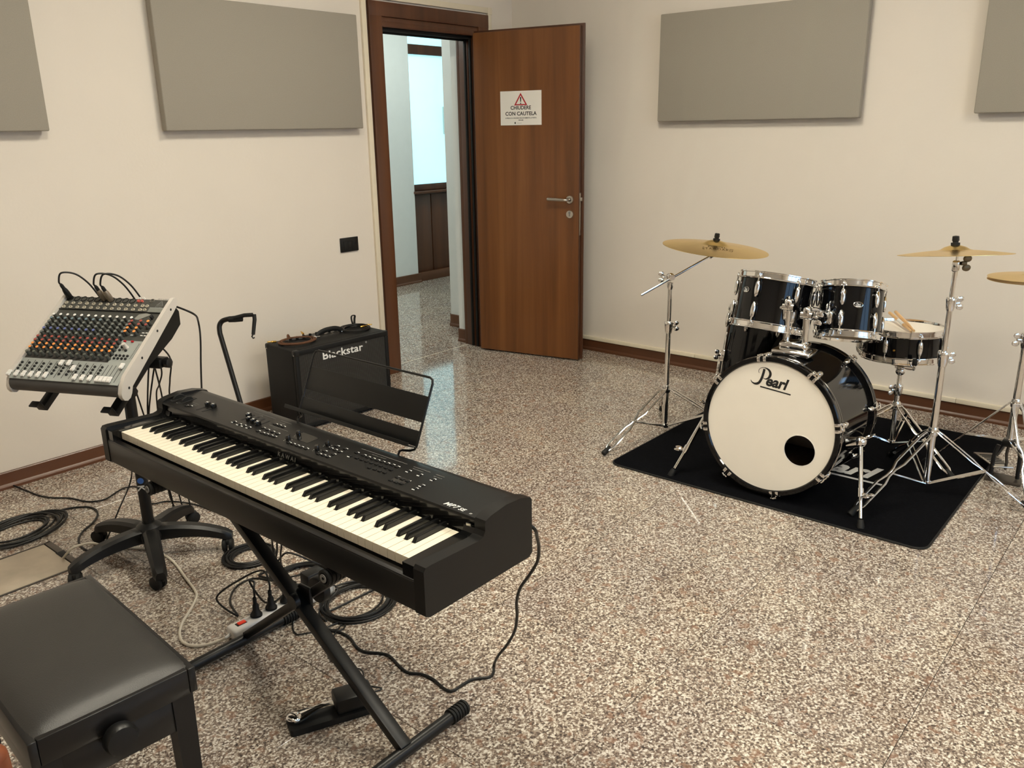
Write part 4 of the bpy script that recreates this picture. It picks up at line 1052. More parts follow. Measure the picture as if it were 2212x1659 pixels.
p = SM @ Vector((.318, .004, .075)); MB().box((0, 0, 0), (.072, .052, .064), .008, M=T(*p) @ RZ(-.05)).build('adapter_body', K['blackp'], o)
MB().tube(spline([p+Vector((.03, -.02, -.02)), p+Vector((.06, -.05, -.05)), F0(690, 1320), F0(705, 1342)], 8), .003, 8).build('cord', K['cable'], o)

def cable(label, pts, r=.0034, m=None, k=8, name='cable'):
    o = MB().tube(spline(pts, k), r, 8).build(name, m or K['cable'], None)
    return tag(o, label, 'cable')
cable('white mains cable curving over the tiles from the floor box to the power strip', [onz(137, 1205, .003), onz(146, 1194, .035), onz(160, 1182, .05), onz(195, 1173, .04), onz(222, 1178, .015), onz(262, 1182, .005), onz(320, 1186, .005), F0(355, 1199, .005), F0(378, 1217, .005), F0(400, 1247, .005), F0(421, 1275, .005), F0(424, 1290, .005), F0(412, 1315, .005), F0(394, 1345, .005), F0(388, 1367, .005), F0(394, 1386, .005), F0(415, 1395, .005), F0(445, 1393, .006), F0(475, 1383, .010), SM @ Vector((-.018, 0, .017))], .0046, K['cablew'], name='mains_cable')
cable('thin black cable wandering along the skirting past the mixer stand', [Vector((.55, 3.98, .05)), onz(0, 1033, .03), onz(30, 1049, .01), F0(60, 1061), F0(80, 1069), F0(110, 1075), F0(150, 1076), F0(185, 1083), F0(205, 1083), F0(230, 1077), F0(262, 1057), F0(290, 1051), F0(312, 1060), F0(326, 1087), F0(360, 1083), F0(395, 1085), F0(430, 1092), F0(462, 1104), F0(500, 1118), F0(540, 1130)], .0034)
cable('black keyboard mains lead drooping to the tiles from the right end of the stage piano', [Vector((1.345, 1.13, .67))]+hang([(1153, 1141), (1160, 1160), (1164, 1182), (1161, 1212), (1143, 1243), (1124, 1270), (1116, 1300), (1117, 1330), (1112, 1362), (1096, 1392), (1076, 1417), (1067, 1437)], depth_of(Vector((1.362, 1.085, .66))), depth_of(onz(1067, 1437, .01)))+[F0(1066, 1452), F0(1056, 1463), F0(1023, 1467), F0(1001, 1478), F0(978, 1492), F0(960, 1488), F0(935, 1467), F0(909, 1456), F0(882, 1453), F0(864, 1440), F0(841, 1417), F0(818, 1411), F0(788, 1408), F0(770, 1397), F0(757, 1379), F0(737, 1367), F0(712, 1361), F0(692, 1344), F0(679, 1321), F0(666, 1305)], .0042, name='mains_lead')
cable('thin black pedal lead running from the sustain pedal to the coiled cable', [PM @ Vector((.232, .05, .03)), PM @ Vector((.262, .055, .03)), onz(787, 1478, .045), onz(785, 1455, .05), onz(777, 1445, .03), F0(760, 1446), F0(742, 1444), F0(727, 1433), F0(712, 1420), F0(707, 1402), F0(716, 1383), F0(726, 1366), F0(740, 1359), F0(746, 1352), F0(738, 1350), F0(726, 1360), F0(700, 1357), F0(675, 1353), F0(660, 1340)], .0024, name='pedal_lead')
cable('short black lead making a loop on the tiles behind the stand leg', [F0(632, 1345), F0(634, 1362), F0(642, 1370), F0(655, 1369), F0(690, 1362), F0(725, 1347), F0(760, 1340)], .0024)
cable('black lead arching over the tiles between the two cable coils', [F0(595, 1240), onz(600, 1215, .04), onz(610, 1200, .07), onz(622, 1194, .08), onz(645, 1200, .07), onz(680, 1215, .03), onz(705, 1222, .01), F0(740, 1232)], .0036)
# wound leads on the tiles
c_ = onz(46, 1148); coil('cable_coil', 'loose black cable coil lying by the steel floor box', 'cable', Vector((c_.x, c_.y, 0)), .165, .125, 10, .0042, .35, K['cable'], seedk=9, jitter=.17,
     tails=([F0(190, 1190), F0(176, 1181), F0(170, 1165), F0(180, 1147), F0(200, 1130), F0(211, 1112), F0(205, 1100), F0(186, 1095), F0(150, 1098), F0(118, 1106), F0(90, 1112)],))
c_ = onz(538, 1205); coil('cable_coil', 'tight black cable coil beside the caster of the mixer stand', 'cable', Vector((c_.x, c_.y, 0)), .088, .080, 11, .0040, .3, K['cable'], seedk=13, jitter=.12, tails=([], [F0(585, 1232), F0(560, 1243), F0(600, 1252), F0(640, 1258)]))
c_ = onz(650, 1252); coil('cable_coil', 'black cable coil tied with a strap behind the power strip', 'cable', Vector((c_.x+.02, c_.y, 0)), .105, .085, 10, .0040, -.7, K['cable'], seedk=17, jitter=.12)
c_ = onz(771, 1306); coil('cable_coil', 'wide black cable coil under the right end of the stage piano', 'cable', Vector((c_.x, c_.y, 0)), .125, .115, 10, .0038, .2, K['cable'], seedk=21, jitter=.09, tails=([F0(690, 1316), F0(702, 1325)], []))
# leads hanging behind the keyboard from the mixer
MXB = lambda x: MXM @ Vector((x, .19, -.03))
d0 = depth_of(Vector((1.36, 2.86, .6)))
cable('black lead hanging in a long curve from the back of the mixer', [MXM @ Vector((.185, .192, -.035)), CAM+ray(418, 678)*depth_of(MXM @ Vector((.20, .21, -.03))), CAM+ray(428, 694)*(d0+.08), CAM+ray(433, 730)*(d0+.10), CAM+ray(434, 790)*(d0+.12), CAM+ray(436, 850)*(d0+.14), CAM+ray(440, 930)*(d0+.2), onz(455, 1080, .05), F0(470, 1105)], .0034)
for (lbl, pxs, e_) in (('thin black lead dropping behind the mixer stand column, closest to the wall', [(366, 770), (367, 820), (366, 850), (372, 900), (384, 1000), (385, 1060)], (405, 1126)),
                  ('thin black lead dropping behind the column and crossing its neighbour', [(336, 800), (344, 830), (349, 852), (362, 920), (378, 1010), (408, 1080)], (412, 1128)),
                  ('thin black lead dropping behind the column between two others', [(348, 795), (344, 830), (338, 852), (345, 920), (360, 1020), (366, 1070)], (380, 1100))):
    dd = [d0+.02+(depth_of(onz(*e_))-d0)*i/len(pxs) for i in range(len(pxs))]
    cable(lbl, [MXM @ Vector((.10, .10, -.085))]+[CAM+ray(x, y)*d for (x, y), d in zip(pxs, dd)]+[F0(*e_)], .0030)
cable('thin black lead slanting from the mixer stand column to the tiles', [Vector((PX-.022, PY-.01, .62)), Vector((PX-.03, PY-.012, .45)), onz(283, 1035, .20), onz(255, 1105, .10), F0(230, 1168), F0(222, 1180)], .0030)
d1 = depth_of(Vector((1.40, 2.0, .55)))
for (lbl, pxs, e_) in (('black lead hanging straight down behind the keyboard towards the coils, nearest the mixer stand', [(585, 1130), (588, 1170), (592, 1205)], (593, 1240)), ('black lead hanging down behind the keyboard and bending to the near coil', [(594, 1130), (598, 1170), (597, 1200)], (586, 1222)), ('black lead hanging down behind the keyboard onto the strapped coil', [(606, 1140), (608, 1177), (606, 1205)], (610, 1252))):
    cable(lbl, [CAM+ray(pxs[0][0]-6, pxs[0][1]-60)*(d1-.02)]+[CAM+ray(x, y)*(d1+.08*i) for i, (x, y) in enumerate(pxs)]+[F0(*e_)], .0030)

# ------------------------------------------------------------------ wooden chair at the picture's lower corner
ch = thing('wooden_chair', 'reddish brown wooden chair standing close beside the piano bench', 'chair', T(.192, .772, 0) @ RZ(-PI/2))
K['cherry'] = wood('reddish_wood', S(96, 44, 18), S(120, 60, 26), S(140, 76, 36), sc=2)
# ================================================================== DRUM KIT
def wing(b, p, ax, s=1.0):
    """wing nut with stem"""
    M_ = mat_axis(p, ax)
    b.lathe([(.005*s, 0), (.006*s, .008*s), (.005*s, .014*s), (0, .015*s)], 10, M_)
    for q in (-1, 1): b.ball((0, q*.012*s, .016*s), (.0035*s, .0095*s, .012*s), 10, 6, M_)
    return b
def logo_pearl(name, m, M, parent, S_=1.0, th=.0006):
    """script style maker's name, baseline along local x, width about .18 * S_"""
    b = MB(); k = S_
    q = lambda L: [(x*k, y*k) for x, y in L]
    sp2 = lambda L, n=5: [(v.x, v.y) for v in spline([(x, y, 0) for x, y in L], n)]
    st_ = sp2([(.0505, .0665), (.049, .050), (.0445, .025), (.036, .006), (.022, -.001), (.008, .002), (.001, .010)])
    n = len(st_); b.ribbon(q(st_), [k*(.010 if i < n*.55 else max(.002, .010*(1-(i/n-.55)/.45))) for i in range(n)], th, M)
    bw = sp2([(.031, .046), (.028, .056), (.036, .068), (.052, .072), (.070, .066), (.078, .052), (.074, .036), (.062, .028), (.050, .030)])
    n = len(bw); b.ribbon(q(bw), [k*(.002+.0085*max(0, math.sin(PI*min(1, max(0, (i/n-.35)/.55))))) for i in range(n)], th, M)
    b.ribbon(q([(.044, -.0075), (.150, -.0105), (.172, -.0112)]), [.0052*k]*3, th, M)
    o = b.build(name, m, parent, 0)
    me = text_mesh('earl', .060*k, m, M @ T(.062*k, .0035*k, 0), ext=th, bold=.0019*k, shear=.24, spacing=.98, sx=.98)
    place(me, name+'_letters', o)
    return o
def drum_frame(c, axis, up=(0, 0, 1)):
    return mat_axis(c, axis)
LUG = MB().lathe([(0, -.036), (.005, -.034), (.0090, -.022), (.0112, -.004), (.0108, .012), (.0092, .026), (.0068, .032), (0, .032)], 14, Matrix.Diagonal((.85, 1, 1, 1))).box((-.005, 0, 0), (.008, .012, .050), .002).mesh('lug', K['chrome'], 50)
ROD = MB().cyl((0, 0, 0), (0, 0, .046), .0028, n=8).box((-.001, 0, .050), (.012, .014, .012), .003).cyl((0, 0, .055), (0, 0, .062), .0042, .0036, n=6).mesh('tension_rod', K['chrome'], 40)
def hoop_mesh(R, m=None):
    return MB().ring([(R-.004, -.004), (R+.004, -.012), (R+.011, -.013), (R+.012, -.010), (R+.0055, -.006), (R+.0055, .012), (R+.010, .014), (R+.010, .018), (R-.001, .018), (R-.002, .013), (R-.004, 0)], 64).mesh('hoop', m or K['chrome'], 40)
def tom(name, label, cat, c, axis, R, L, nl, phase, top_m, bot_m, badge=None, group=None, single_lug=False):
    """drum standing on its lower head: c centre of lower rim, R shell radius"""
    o = thing(name, label, cat, mat_axis(c, axis, (1, 0, 0)), group)
    b = MB(); b.lathe([(R, .008), (R, L-.008)], 64).lathe([(R-.007, L-.008), (R-.007, .008)], 64, None, 1)
    b.lathe([(R, L-.008), (R-.003, L-.004), (R-.007, L-.008)], 64, None, 1).lathe([(R-.007, .008), (R-.003, .004), (R, .008)], 64, None, 1)
    b.build('shell', [K['lacq'], K['birch']], o)
    for (z, s_, nm, m_) in ((L-.004, 1, 'batter_head', top_m), (.004, -1, 'resonant_head', bot_m)):
        place(MB().lathe([(0, 0), (R+.001, 0), (R+.004, -.003), (R+.004, -.006)], 64).mesh(nm, m_, 40), nm, o, T(0, 0, z) if s_ > 0 else T(0, 0, z) @ RX(PI))
        place(hoop_mesh(R), 'hoop', o, T(0, 0, z-.006) if s_ > 0 else T(0, 0, z+.006) @ RX(PI))
    for k in range(nl):
        a = phase+2*PI*k/nl; Mr = RZ(a)
        for s_ in ((1,) if single_lug else (1, -1)):
            zz = L/2 if single_lug else (L-.068 if s_ > 0 else .068)
            M_ = Mr @ T(R+.010, 0, zz) @ (Matrix.Identity(4) if s_ > 0 else RX(PI))
            lg = place(LUG, 'lug', o, M_)
            place(ROD, 'tension_rod', lg, T(.0025, 0, .004))
            if single_lug: place(ROD, 'tension_rod', lg, T(.0025, 0, -.004) @ RX(PI))
    if badge is not None:
        a, z = badge
        M_ = RZ(a) @ mat_xy((R+.0012, 0, z), (0, 1, 0), (0, 0, 1))
        bd = place(MB().lathe([(0, 0), (.019, 0), (.020, .0008), (.019, .0014), (.0172, .0016)], 32, Matrix.Diagonal((1.0, .62, 1, 1))).lathe([(.0172, .0013), (0, .0013)], 32, Matrix.Diagonal((1.0, .62, 1, 1)), 1).mesh('badge', [K['chrome'], K['ink']], 40), 'badge', o, M_)
        logo_pearl('badge_logo', K['whitei'], T(-.0125, -.0018, .0013), bd, .135, .0003)
        place(MB().box((0, -.0072, .0016), (.020, .0045, .0004)).mesh('badge_band', K['whitei'], 0), 'badge_band', bd)
    return o
# --- rug
rug = thing('drum_rug', 'black drum rug with a white maker logo under the drum kit', 'rug', T(0, 0, 0))
def rrect(x0, x1, y0, y1, r, n=6):
    out = []
    for (cx, cy, a0) in ((x1-r, y1-r, 0), (x0+r, y1-r, PI/2), (x0+r, y0+r, PI), (x1-r, y0+r, 1.5*PI)):
        for i in range(n+1): a = a0+PI/2*i/n; out.append((cx+r*math.cos(a), cy+r*math.sin(a)))
    return out
RU = (3.105, 4.52, .645, 2.035)
MB().prism(rrect(*RU, .05), .007, T(0, 0, .0005)).build('pile', K['rug'], rug, 20)
ed = [Vector((x, y, .004)) for x, y in rrect(*RU, .05)]
MB().tube(ed, .0045, 6, closed=True).build('bound_edge', K['rubber'], rug)
logo_pearl('rug_logo', K['whitei'], mat_xy((3.62, 1.50, .0078), (.05, -1, 0), (1, .05, 0)), rug, 3.2, .0005)
# --- bass drum
BR, BD = .281, .46
bc = Vector((3.19, 1.315, .317)); bt = math.radians(3.2)
bax = Vector((math.cos(bt), 0, -math.sin(bt)))      # from the front head to the player
BM = mat_xy(bc, (0, -1, 0), (math.sin(bt), 0, math.cos(bt)))   # local x to picture right, y up, z towards the viewer
bd = thing('bass_drum', 'black lacquered bass drum with a white logo head', 'drum', BM)
MB().lathe([(BR, -.02), (BR, -BD+.02)], 96).lathe([(BR-.008, -BD+.02), (BR-.008, -.02)], 96, None, 1).lathe([(BR, -.02), (BR-.008, -.02)], 96, None, 1).lathe([(BR-.008, -BD+.02), (BR, -BD+.02)], 96, None, 1).build('shell', [K['lacq'], K['birch']], bd)
hpf = [(BR-.006, -.038), (BR+.013, -.038), (BR+.0145, -.034), (BR+.0145, -.004), (BR+.012, 0), (BR-.004, 0), (BR-.008, -.006)]
for (z, fl) in ((0, 1), (-BD, -1)):
    M_ = T(0, 0, z) if fl > 0 else T(0, 0, z) @ RX(PI)
    hp_ = place(MB().ring(hpf, 96).mesh('wood_hoop', K['lacq'], 30), 'wood_hoop', bd, M_)
    place(MB().ring([(BR+.0142, -.039), (BR+.0152, -.039), (BR+.0152, -.0375), (BR+.0142, -.0375)], 96).mesh('hoop_inlay', K['chrome'], 30), 'hoop_inlay', hp_)
# front head with its port hole
hx, hy, hr = (1.315-1.176), (.245-.317), .0645
vs, fs = [], []; NA = 96
for i in range(NA):
    a = 2*PI*i/NA; vs.append(((BR-.007)*math.cos(a), (BR-.007)*math.sin(a), -.008))
for i in range(NA):
    a = 2*PI*i/NA; vs.append((hx+hr*math.cos(a), hy+hr*math.sin(a), -.008))
for i in range(NA): j = (i+1) % NA; fs.append([i, j, NA+j, NA+i])
fh = MB().add(vs, fs).build('front_head', K['headw'], bd, 0)
MB().ring([(hr-.001, -.010), (hr+.001, -.010), (hr+.001, -.007), (hr-.001, -.007)], 48, T(hx, hy, 0)).build('port_rim', K['white'], fh)
logo_pearl('head_logo', K['ink'], RZ(math.radians(-3.5)) @ T(-.108, .168, -.0078), fh, 1.03, .0004)
MB().lathe([(0, -BD+.012), (BR-.006, -BD+.012)], 64).build('batter_head', K['headw'], bd, 0)
MB().box((0, -BR+.075, -.24), (.30, .12, .20), .05, seg=3).build('damping_pillow', mat('brown_cushion', S(70, 56, 44), .9, bump=.4), bd)
# claws, tension rods and lugs
CLW = MB()
for s_ in (-1, 1):
    CLW.box((BR+.012, s_*.013, -.012), (.010, .013, .030), .004).box((BR+.004, s_*.013, .002), (.018, .013, .005), .002)
CLW.box((BR+.020, 0, -.026), (.010, .036, .012), .004)
CLWm = CLW.mesh('claw', K['chrome'], 40)
TRm = MB().cyl((BR+.022, 0, .004), (BR+.022, 0, -.055), .0030, n=8).tube([(BR+.022, -.012, .006), (BR+.024, 0, .009), (BR+.022, .012, .006)], .0035, 8).mesh('tension_rod', K['chrome'], 40)
BLG = MB().ball((BR+.012, 0, -.072), (.012, .012, .022), 12, 8).box((BR+.006, 0, -.072), (.012, .016, .034), .003).mesh('lug', K['chrome'], 50)
for k in range(8):
    M_ = RZ(math.radians(11+45*k))
    for (Mz) in (Matrix.Identity(4), T(0, 0, -BD) @ RX(PI) ):
        MM = (M_ if Mz == Matrix.Identity(4) else T(0, 0, -BD) @ RX(PI) @ RZ(math.radians(-11-45*k)))
        cw = place(CLWm, 'claw', bd, MM); place(TRm, 'tension_rod', cw); place(BLG, 'lug', bd, MM)
# spurs
for (vx, foot) in ((-1, Vector((3.150, 1.731, .012))), (1, Vector((3.147, .893, .012)))):
    BI = BM.inverted(); f = BI @ foot
    t0 = Vector((vx*.285, -.035, -.135)); t1 = Vector((vx*.335, -.02, -.135))
    sp_ = MB().cyl(t0, t1, .024, .020, n=20).ball(t1, .024, 16, 10).build('spur_bracket', K['chrome'], bd)
    wing(MB(), t1+Vector((vx*.012, .014, -.012)), (vx*.8, .5, -.3), 1.5).build('wing_nut', K['chrome'], sp_)
    ax = (f-t1).normalized(); mid = t1+(f-t1)*.62
    lg = MB().cyl(t1, mid, .0095, n=16).cyl(mid-ax*.02, mid+ax*.015, .0125, n=16).cyl(mid, f-ax*.03, .0070, n=14).build('spur_leg', K['chrome'], bd)
    wing(MB(), mid+Vector((vx*.010, 0, .004)), (1.0 if vx > 0 else -.9, .1, .3), 1.4).build('wing_nut', K['chrome'], lg)
    MB().lathe([(0, 0), (.013, 0), (.0145, .012), (.011, .036), (.006, .038), (0, .038)], 14, mat_axis(f+ax*.012-Vector((0, .0, 0)), -ax)).build('rubber_foot', K['rubber'], lg)
# --- toms
Lax = Vector((.269, -.018, 1)).normalized(); Rax = Vector((.315, .105, 1)).normalized()
def face_angle(c, axis, extra=0.0):
    M_ = mat_axis(c, axis, (1, 0, 0)).inverted(); v = M_ @ CAM; return math.atan2(v.y, v.x)+math.radians(extra)
cL, cR = Vector((3.494, 1.474, .66)), Vector((3.628, 1.172, .637))
fa = face_angle(cL, Lax)
tom('rack_tom', 'larger black rack tom on the bass drum holder, nearer the ride cymbal', 'drum', cL-Lax*.004, Lax, .1545, .226, 6, fa+math.radians(-27), K['headw'], K['headc'], (fa+math.radians(-50), .150), 'rack toms')
fa = face_angle(cR, Rax)
tom('rack_tom', 'smaller black rack tom on the bass drum holder, beside the snare drum', 'drum', cR-Rax*.004, Rax, .129, .226, 6, fa+math.radians(-14), K['headw'], K['headc'], (fa+math.radians(13), .128), 'rack toms')
Fax = Vector((.20, -.05, 1)).normalized(); cF = Vector((3.88, 1.64, .645))-Fax*.36
fa = face_angle(cF, Fax)
ft_ = tom('floor_tom', 'black floor tom standing behind the bass drum', 'drum', cF, Fax, .180, .36, 8, fa+math.radians(-72), K['headw'], K['headc'])
FI = ft_.matrix_basis.inverted()
for k in range(3):
    a = fa+math.radians(-62+120*k); d_ = Vector((math.cos(a), math.sin(a), 0)); p0 = d_*.192
    pw0 = ft_.matrix_basis @ (p0+Vector((0, 0, .20))); 
    low = Vector((pw0.x+.0, pw0.y, .012)); outw = ft_.matrix_basis.to_3x3() @ d_; low += Vector((outw.x, outw.y, 0))*.05
    up_p = ft_.matrix_basis @ (p0+Vector((0, 0, .235)))
    kink = pw0+(low-pw0)*.45
    lg = MB().tube([FI @ q for q in (up_p, pw0, kink, low)], .0055, 10).build('leg', K['chrome'], ft_)
    MB().ball(FI @ low, .013).build('rubber_foot', K['rubber'], lg)
    br_ = MB().box(p0*1.0+Vector((0, 0, .12)), (.028, .028, .06), .008).build('leg_bracket', K['chrome'], ft_)
    wing(MB(), p0*1.07+Vector((0, 0, .12)), d_, 1.2).build('wing_nut', K['chrome'], br_)
# --- tom holder
th = thing('tom_holder', 'chrome double tom holder mounted on top of the bass drum', 'tom holder', T(3.405, 1.312, .605))
hb = MB(); O_ = Vector((3.405, 1.312, .605))
def TH(p): return Vector(p)-O_
hb.box((0, 0, .016), (.080, .120, .044), .016, seg=3).build('base_plate', K['chrome'], th)
MB().box((-.004, 0, -.008), (.105, .165, .026), .011, seg=3).build('base_flange', K['chrome'], th)
for (v, top_, drumc, axis, hh) in ((1.352, .770, cL, Lax, .745), (1.272, .745, cR, Rax, .745)):
    p0 = Vector((3.405, v, .630)); p1 = Vector((3.405, v, top_))
    ps_ = MB().cyl(TH(p0-Vector((0, 0, .01))), TH(p1), .0125, n=20).cyl(TH(p0-Vector((0, 0, .01))), TH(p0+Vector((0, 0, .012))), .0185, .0165, n=20).cyl(TH(p1-Vector((0, 0, .045))), TH(p1), .0155, n=20).build('post', K['chrome'], th)
    jt = MB().box(TH(p1+Vector((0, 0, .022))), (.036, .030, .052), .010, seg=3).cyl(TH(p1+Vector((0, -.024, .012))), TH(p1+Vector((0, .024, .012))), .0175, n=20)
    jt.build('tilter', K['chrome'], th)
    wing(MB(), TH(p1+Vector((-.004, .026 if v > 1.3 else -.026, .008))), (0, 1 if v > 1.3 else -1, -.15), 1.5).build('wing_nut', K['chrome'], th)
    tgt = drumc+axis*.10
    d_ = (tgt-p1); d_.z = 0; dn = d_.normalized(); Rr = .155 if v > 1.3 else .130
    e0 = p1+Vector((0, 0, .040)); e1 = Vector((tgt.x, tgt.y, tgt.z))-dn*(Rr+.004); e1.z = max(e1.z, .70)
    MB().tube([TH(q) for q in spline([e0, e0+(e1-e0)*.5+Vector((0, 0, .012)), e1], 5)], .0095, 12).build('l_arm', K['chrome'], th)
    bk_ = MB().box((0, 0, 0), (.030, .046, .062), .010, M=mat_xy(TH(e1), dn, (-dn.y, dn.x, 0)), seg=3).build('tom_bracket', K['chrome'], th)
    wing(MB(), TH(e1+Vector((-.004, 0, .030))), (-.2, 0, 1), 1.4).build('wing_nut', K['chrome'], bk_)
# --- snare
Sax = Vector((.03, .02, 1)).normalized(); cS = Vector((4.08, 1.068, .611))-Sax*.135
fa = face_angle(cS, Sax)
sn = tom('snare_drum', 'black snare drum with a white coated head', 'drum', cS, Sax, .174, .135, 8, fa+math.radians(24), K['headw'], K['headc'], None, None, single_lug=True)
MB().lathe([(0, 0), (.0055, 0), (.0045, .0015), (0, .0015)], 16, RZ(fa-math.radians(10)) @ mat_axis((.174, 0, .055), (1, 0, 0))).build('vent_grommet', K['gold'], sn)
MB().box((.186, 0, .070), (.024, .030, .085), .006, M=RZ(fa-math.radians(78)), seg=2).build('snare_strainer', K['chrome'], sn)
MB().box((.183, 0, .040), (.020, .034, .045), .005, M=RZ(fa+math.radians(86)), seg=2).build('snare_butt', K['chrome'], sn)
# drum sticks resting on the snare
zt = .618
for (a_, b_, tp, lab_) in ((onz(1921, 675, .648), onz(1969, 716, .626), 1, 'pale wooden drumstick with a white grip band lying across the snare'), (onz(1934, 673, .646), onz(1975, 715, .626), 0, 'plain wooden drumstick crossing under its pair on the snare')):
    L = .40; dr = (b_-a_).normalized()
    o = thing('drumstick', lab_, 'drumstick', mat_axis(a_, dr), 'drumsticks on the snare')
    Ls = (b_-a_).length
    MB().lathe([(0, 0), (.0055, .001), (.0074, .006), (.0074, Ls*.62), (.0068, Ls*.75), (.0035, Ls-.016), (.0055, Ls-.010), (.0045, Ls-.001), (0, Ls)], 14).build('shaft', K['stick'], o)
    if tp: MB().lathe([(.0077, Ls*.42), (.0077, Ls*.66)], 14).build('grip_band', K['white'], o)
# --- stands
def tripod(o, zc, rfs, angs, zb, brace_r, m=None, flat=False):
    """double-braced folding legs, o at the foot of the centre tube"""
    m = m or K['chrome']
    MB().lathe([(0, zc-.018), (.018, zc-.018), (.020, zc-.012), (.020, zc+.012), (.016, zc+.020), (0, zc+.020)], 20).build('leg_collar', m, o)
    MB().lathe([(0, zb-.012), (.016, zb-.012), (.017, zb), (.016, zb+.010), (0, zb+.010)], 20).build('brace_collar', m, o)
    for a, rf in zip(angs, rfs if isinstance(rfs, (list, tuple)) else [rfs]*3):
        d_ = Vector((math.cos(a), math.sin(a), 0)); s_ = Vector((-d_.y, d_.x, 0))
        A0 = d_*.020+Vector((0, 0, zc)); A1 = d_*rf+Vector((0, 0, .028))
        sh = [(0, .012), (.06, .019), (.40, .019), (.48, .0065), (.57, .0065), (.65, .018), (.93, .018), (1.0, .005)]
        lg = MB()
        for q in (-1, 1): lg.tube([A0+(A1-A0)*t+s_*(w_*q) for t, w_ in sh], .0030, 8, flat=2.3, up=s_)
        lg.cyl(A0-s_*.016, A0+s_*.016, .0040, n=8)
        lo = lg.build('leg', m, o, 30)
        ax = (A1-A0).normalized()
        MB().lathe([(0, -.012), (.008, -.012), (.0125, .010), (.0145, .034), (.012, .040), (0, .041)], 12, mat_axis(A1-ax*.012, ax)).build('rubber_foot', K['rubber'], lo)
        B1 = A0+(A1-A0)*.535
        bo = MB()
        for q in (-1, 1): bo.tube([d_*.014+s_*(.008*q)+Vector((0, 0, zb)), B1+s_*(.009*q)], .0034, 6, flat=1.4)
        bo.build('leg_brace', m, o, 30)
def clamp(o, p, ax, r, L, wd, s=1.2, nm='height_clamp', gold=False):
    ax = Vector(ax).normalized(); p = Vector(p)
    c_ = MB().lathe([(0, -L*.55), (r*1.15, -L*.55), (r*1.45, -L*.3), (r*1.75, L*.25), (r*1.7, L*.42), (r*1.5, L*.5), (0, L*.5)], 20, mat_axis(p, ax)).build(nm, K['chrome'], o)
    b_ = MB(); wing(b_, p+Vector(wd)*r*1.5, wd, s); b_.build('wing_nut', K['chrome'], c_)
    return c_
def cymbal(name, label, cat, c, axis, R, bell=.055, h=.018, group=None):
    o = thing(name, label, cat, mat_axis(c, axis, (1, 0, 0)), group)
    prof = [(.006, h+.020), (bell*.35, h+.0185), (bell*.7, h+.012), (bell*.95, h+.003), (bell*1.15, h)]
    for i in range(1, 9): t = i/8; prof.append((bell*1.15+(R-bell*1.15)*t, h*(1-t**1.25)))
    lo = [(r, z-.0016) for r, z in prof[::-1]]
    MB().lathe(prof+lo+[prof[0]], 96).build('plate', K['brass'], o, 30)
    return o
def topnut(o, M, s=1.0):
    MB().lathe([(0, 0), (.0165, 0), (.0165, .010), (.0105, .0105), (.0105, .016), (0, .016)], 16, M).build('felt_washer', K['rubber'], o)
    MB().lathe([(0, .016), (.0125, .016), (.0135, .019), (.0125, .034), (.009, .036), (0, .036)], 8, M).build('cymbal_nut', K['blackp'], o)
    MB().cyl(M @ Vector((0, 0, -.03)), M @ Vector((0, 0, .038)), .0035, n=8).build('threaded_rod', K['steel'], o)
# ride stand with boom (picture left)
SR = Vector((3.614, 2.035, 0))
rs = thing('cymbal_stand', 'chrome boom cymbal stand beside the door side of the rug, carrying the ride cymbal', 'cymbal stand', T(*SR))
tripod(rs, .245, [.435, .40, .34], [math.radians(a) for a in (171, -66, 33)], .050, .2)
MB().cyl((0, 0, .045), (0, 0, .565), .0125, n=24).build('lower_tube', K['chrome'], rs)
zr = onY(1446, 606, SR.y).z
zr = .800
MB().cyl((0, 0, .545), (0, 0, zr-.02), .0105, n=24).build('upper_tube', K['chrome'], rs)
clamp(rs, (0, 0, .565), (0, 0, 1), .0125, .058, (.66, -.72, .1))
cy_c = Vector((3.786, 1.894, .944))
tilt_n = Vector((math.cos(math.radians(287))*math.sin(.1), math.sin(math.radians(287))*math.sin(.1), math.cos(.1)))
bt_ = MB().lathe([(0, -.035), (.011, -.035), (.0155, -.018), (.0155, 0), (0, .004)], 20, T(0, 0, zr-.012)).ball((0, 0, zr+.014), .020, 18, 12).cyl((-.018, -.018, zr+.014), (.018, .018, zr+.014), .0145, n=18).build('boom_tilter', K['chrome'], rs)
wing(MB(), (-.016, .020, zr+.014), (-.65, .75, 0), 1.3).build('wing_nut', K['chrome'], bt_)
far = cy_c-SR-tilt_n*.028
pv = Vector((-.010, -.012, zr+.012)); bd_ = (far-pv).normalized()
near = onplane(1373, 656, SR+pv, _f)-SR
nd = (pv-far).normalized()
MB().cyl(pv+nd*.175, far, .0058, n=16).build('boom_arm', K['chrome'], rs)
tt = MB().box((0, 0, -.012), (.024, .024, .036), .005, M=mat_axis(far, bd_)).cyl(far, far+tilt_n*.05, .006, n=12).build('cymbal_tilter', K['chrome'], rs)
topnut(rs, mat_axis(cy_c-SR+tilt_n*.037, tilt_n))
rc_ = cymbal('ride_cymbal', 'large bronze ride cymbal tilted on the boom stand', 'cymbal', cy_c, tilt_n, .254, .062, .020)
K['etch'] = mat('cymbal_print', S(96, 80, 50), .5, .6)
for (s_, y, sz) in (('MEINL', -.085, .030), ('STANDARD', -.122, .026)):
    RM = RZ(math.radians(-148))
    text('cymbal_lettering', s_, sz, K['etch'], RM @ mat_xy((.0, -y, .0212-.0105*(abs(y)/.254)**1.1+.003), (-1, 0, 0), (0, -1, -.07)), rc_, ext=.0003, align='CENTER', spacing=1.1)
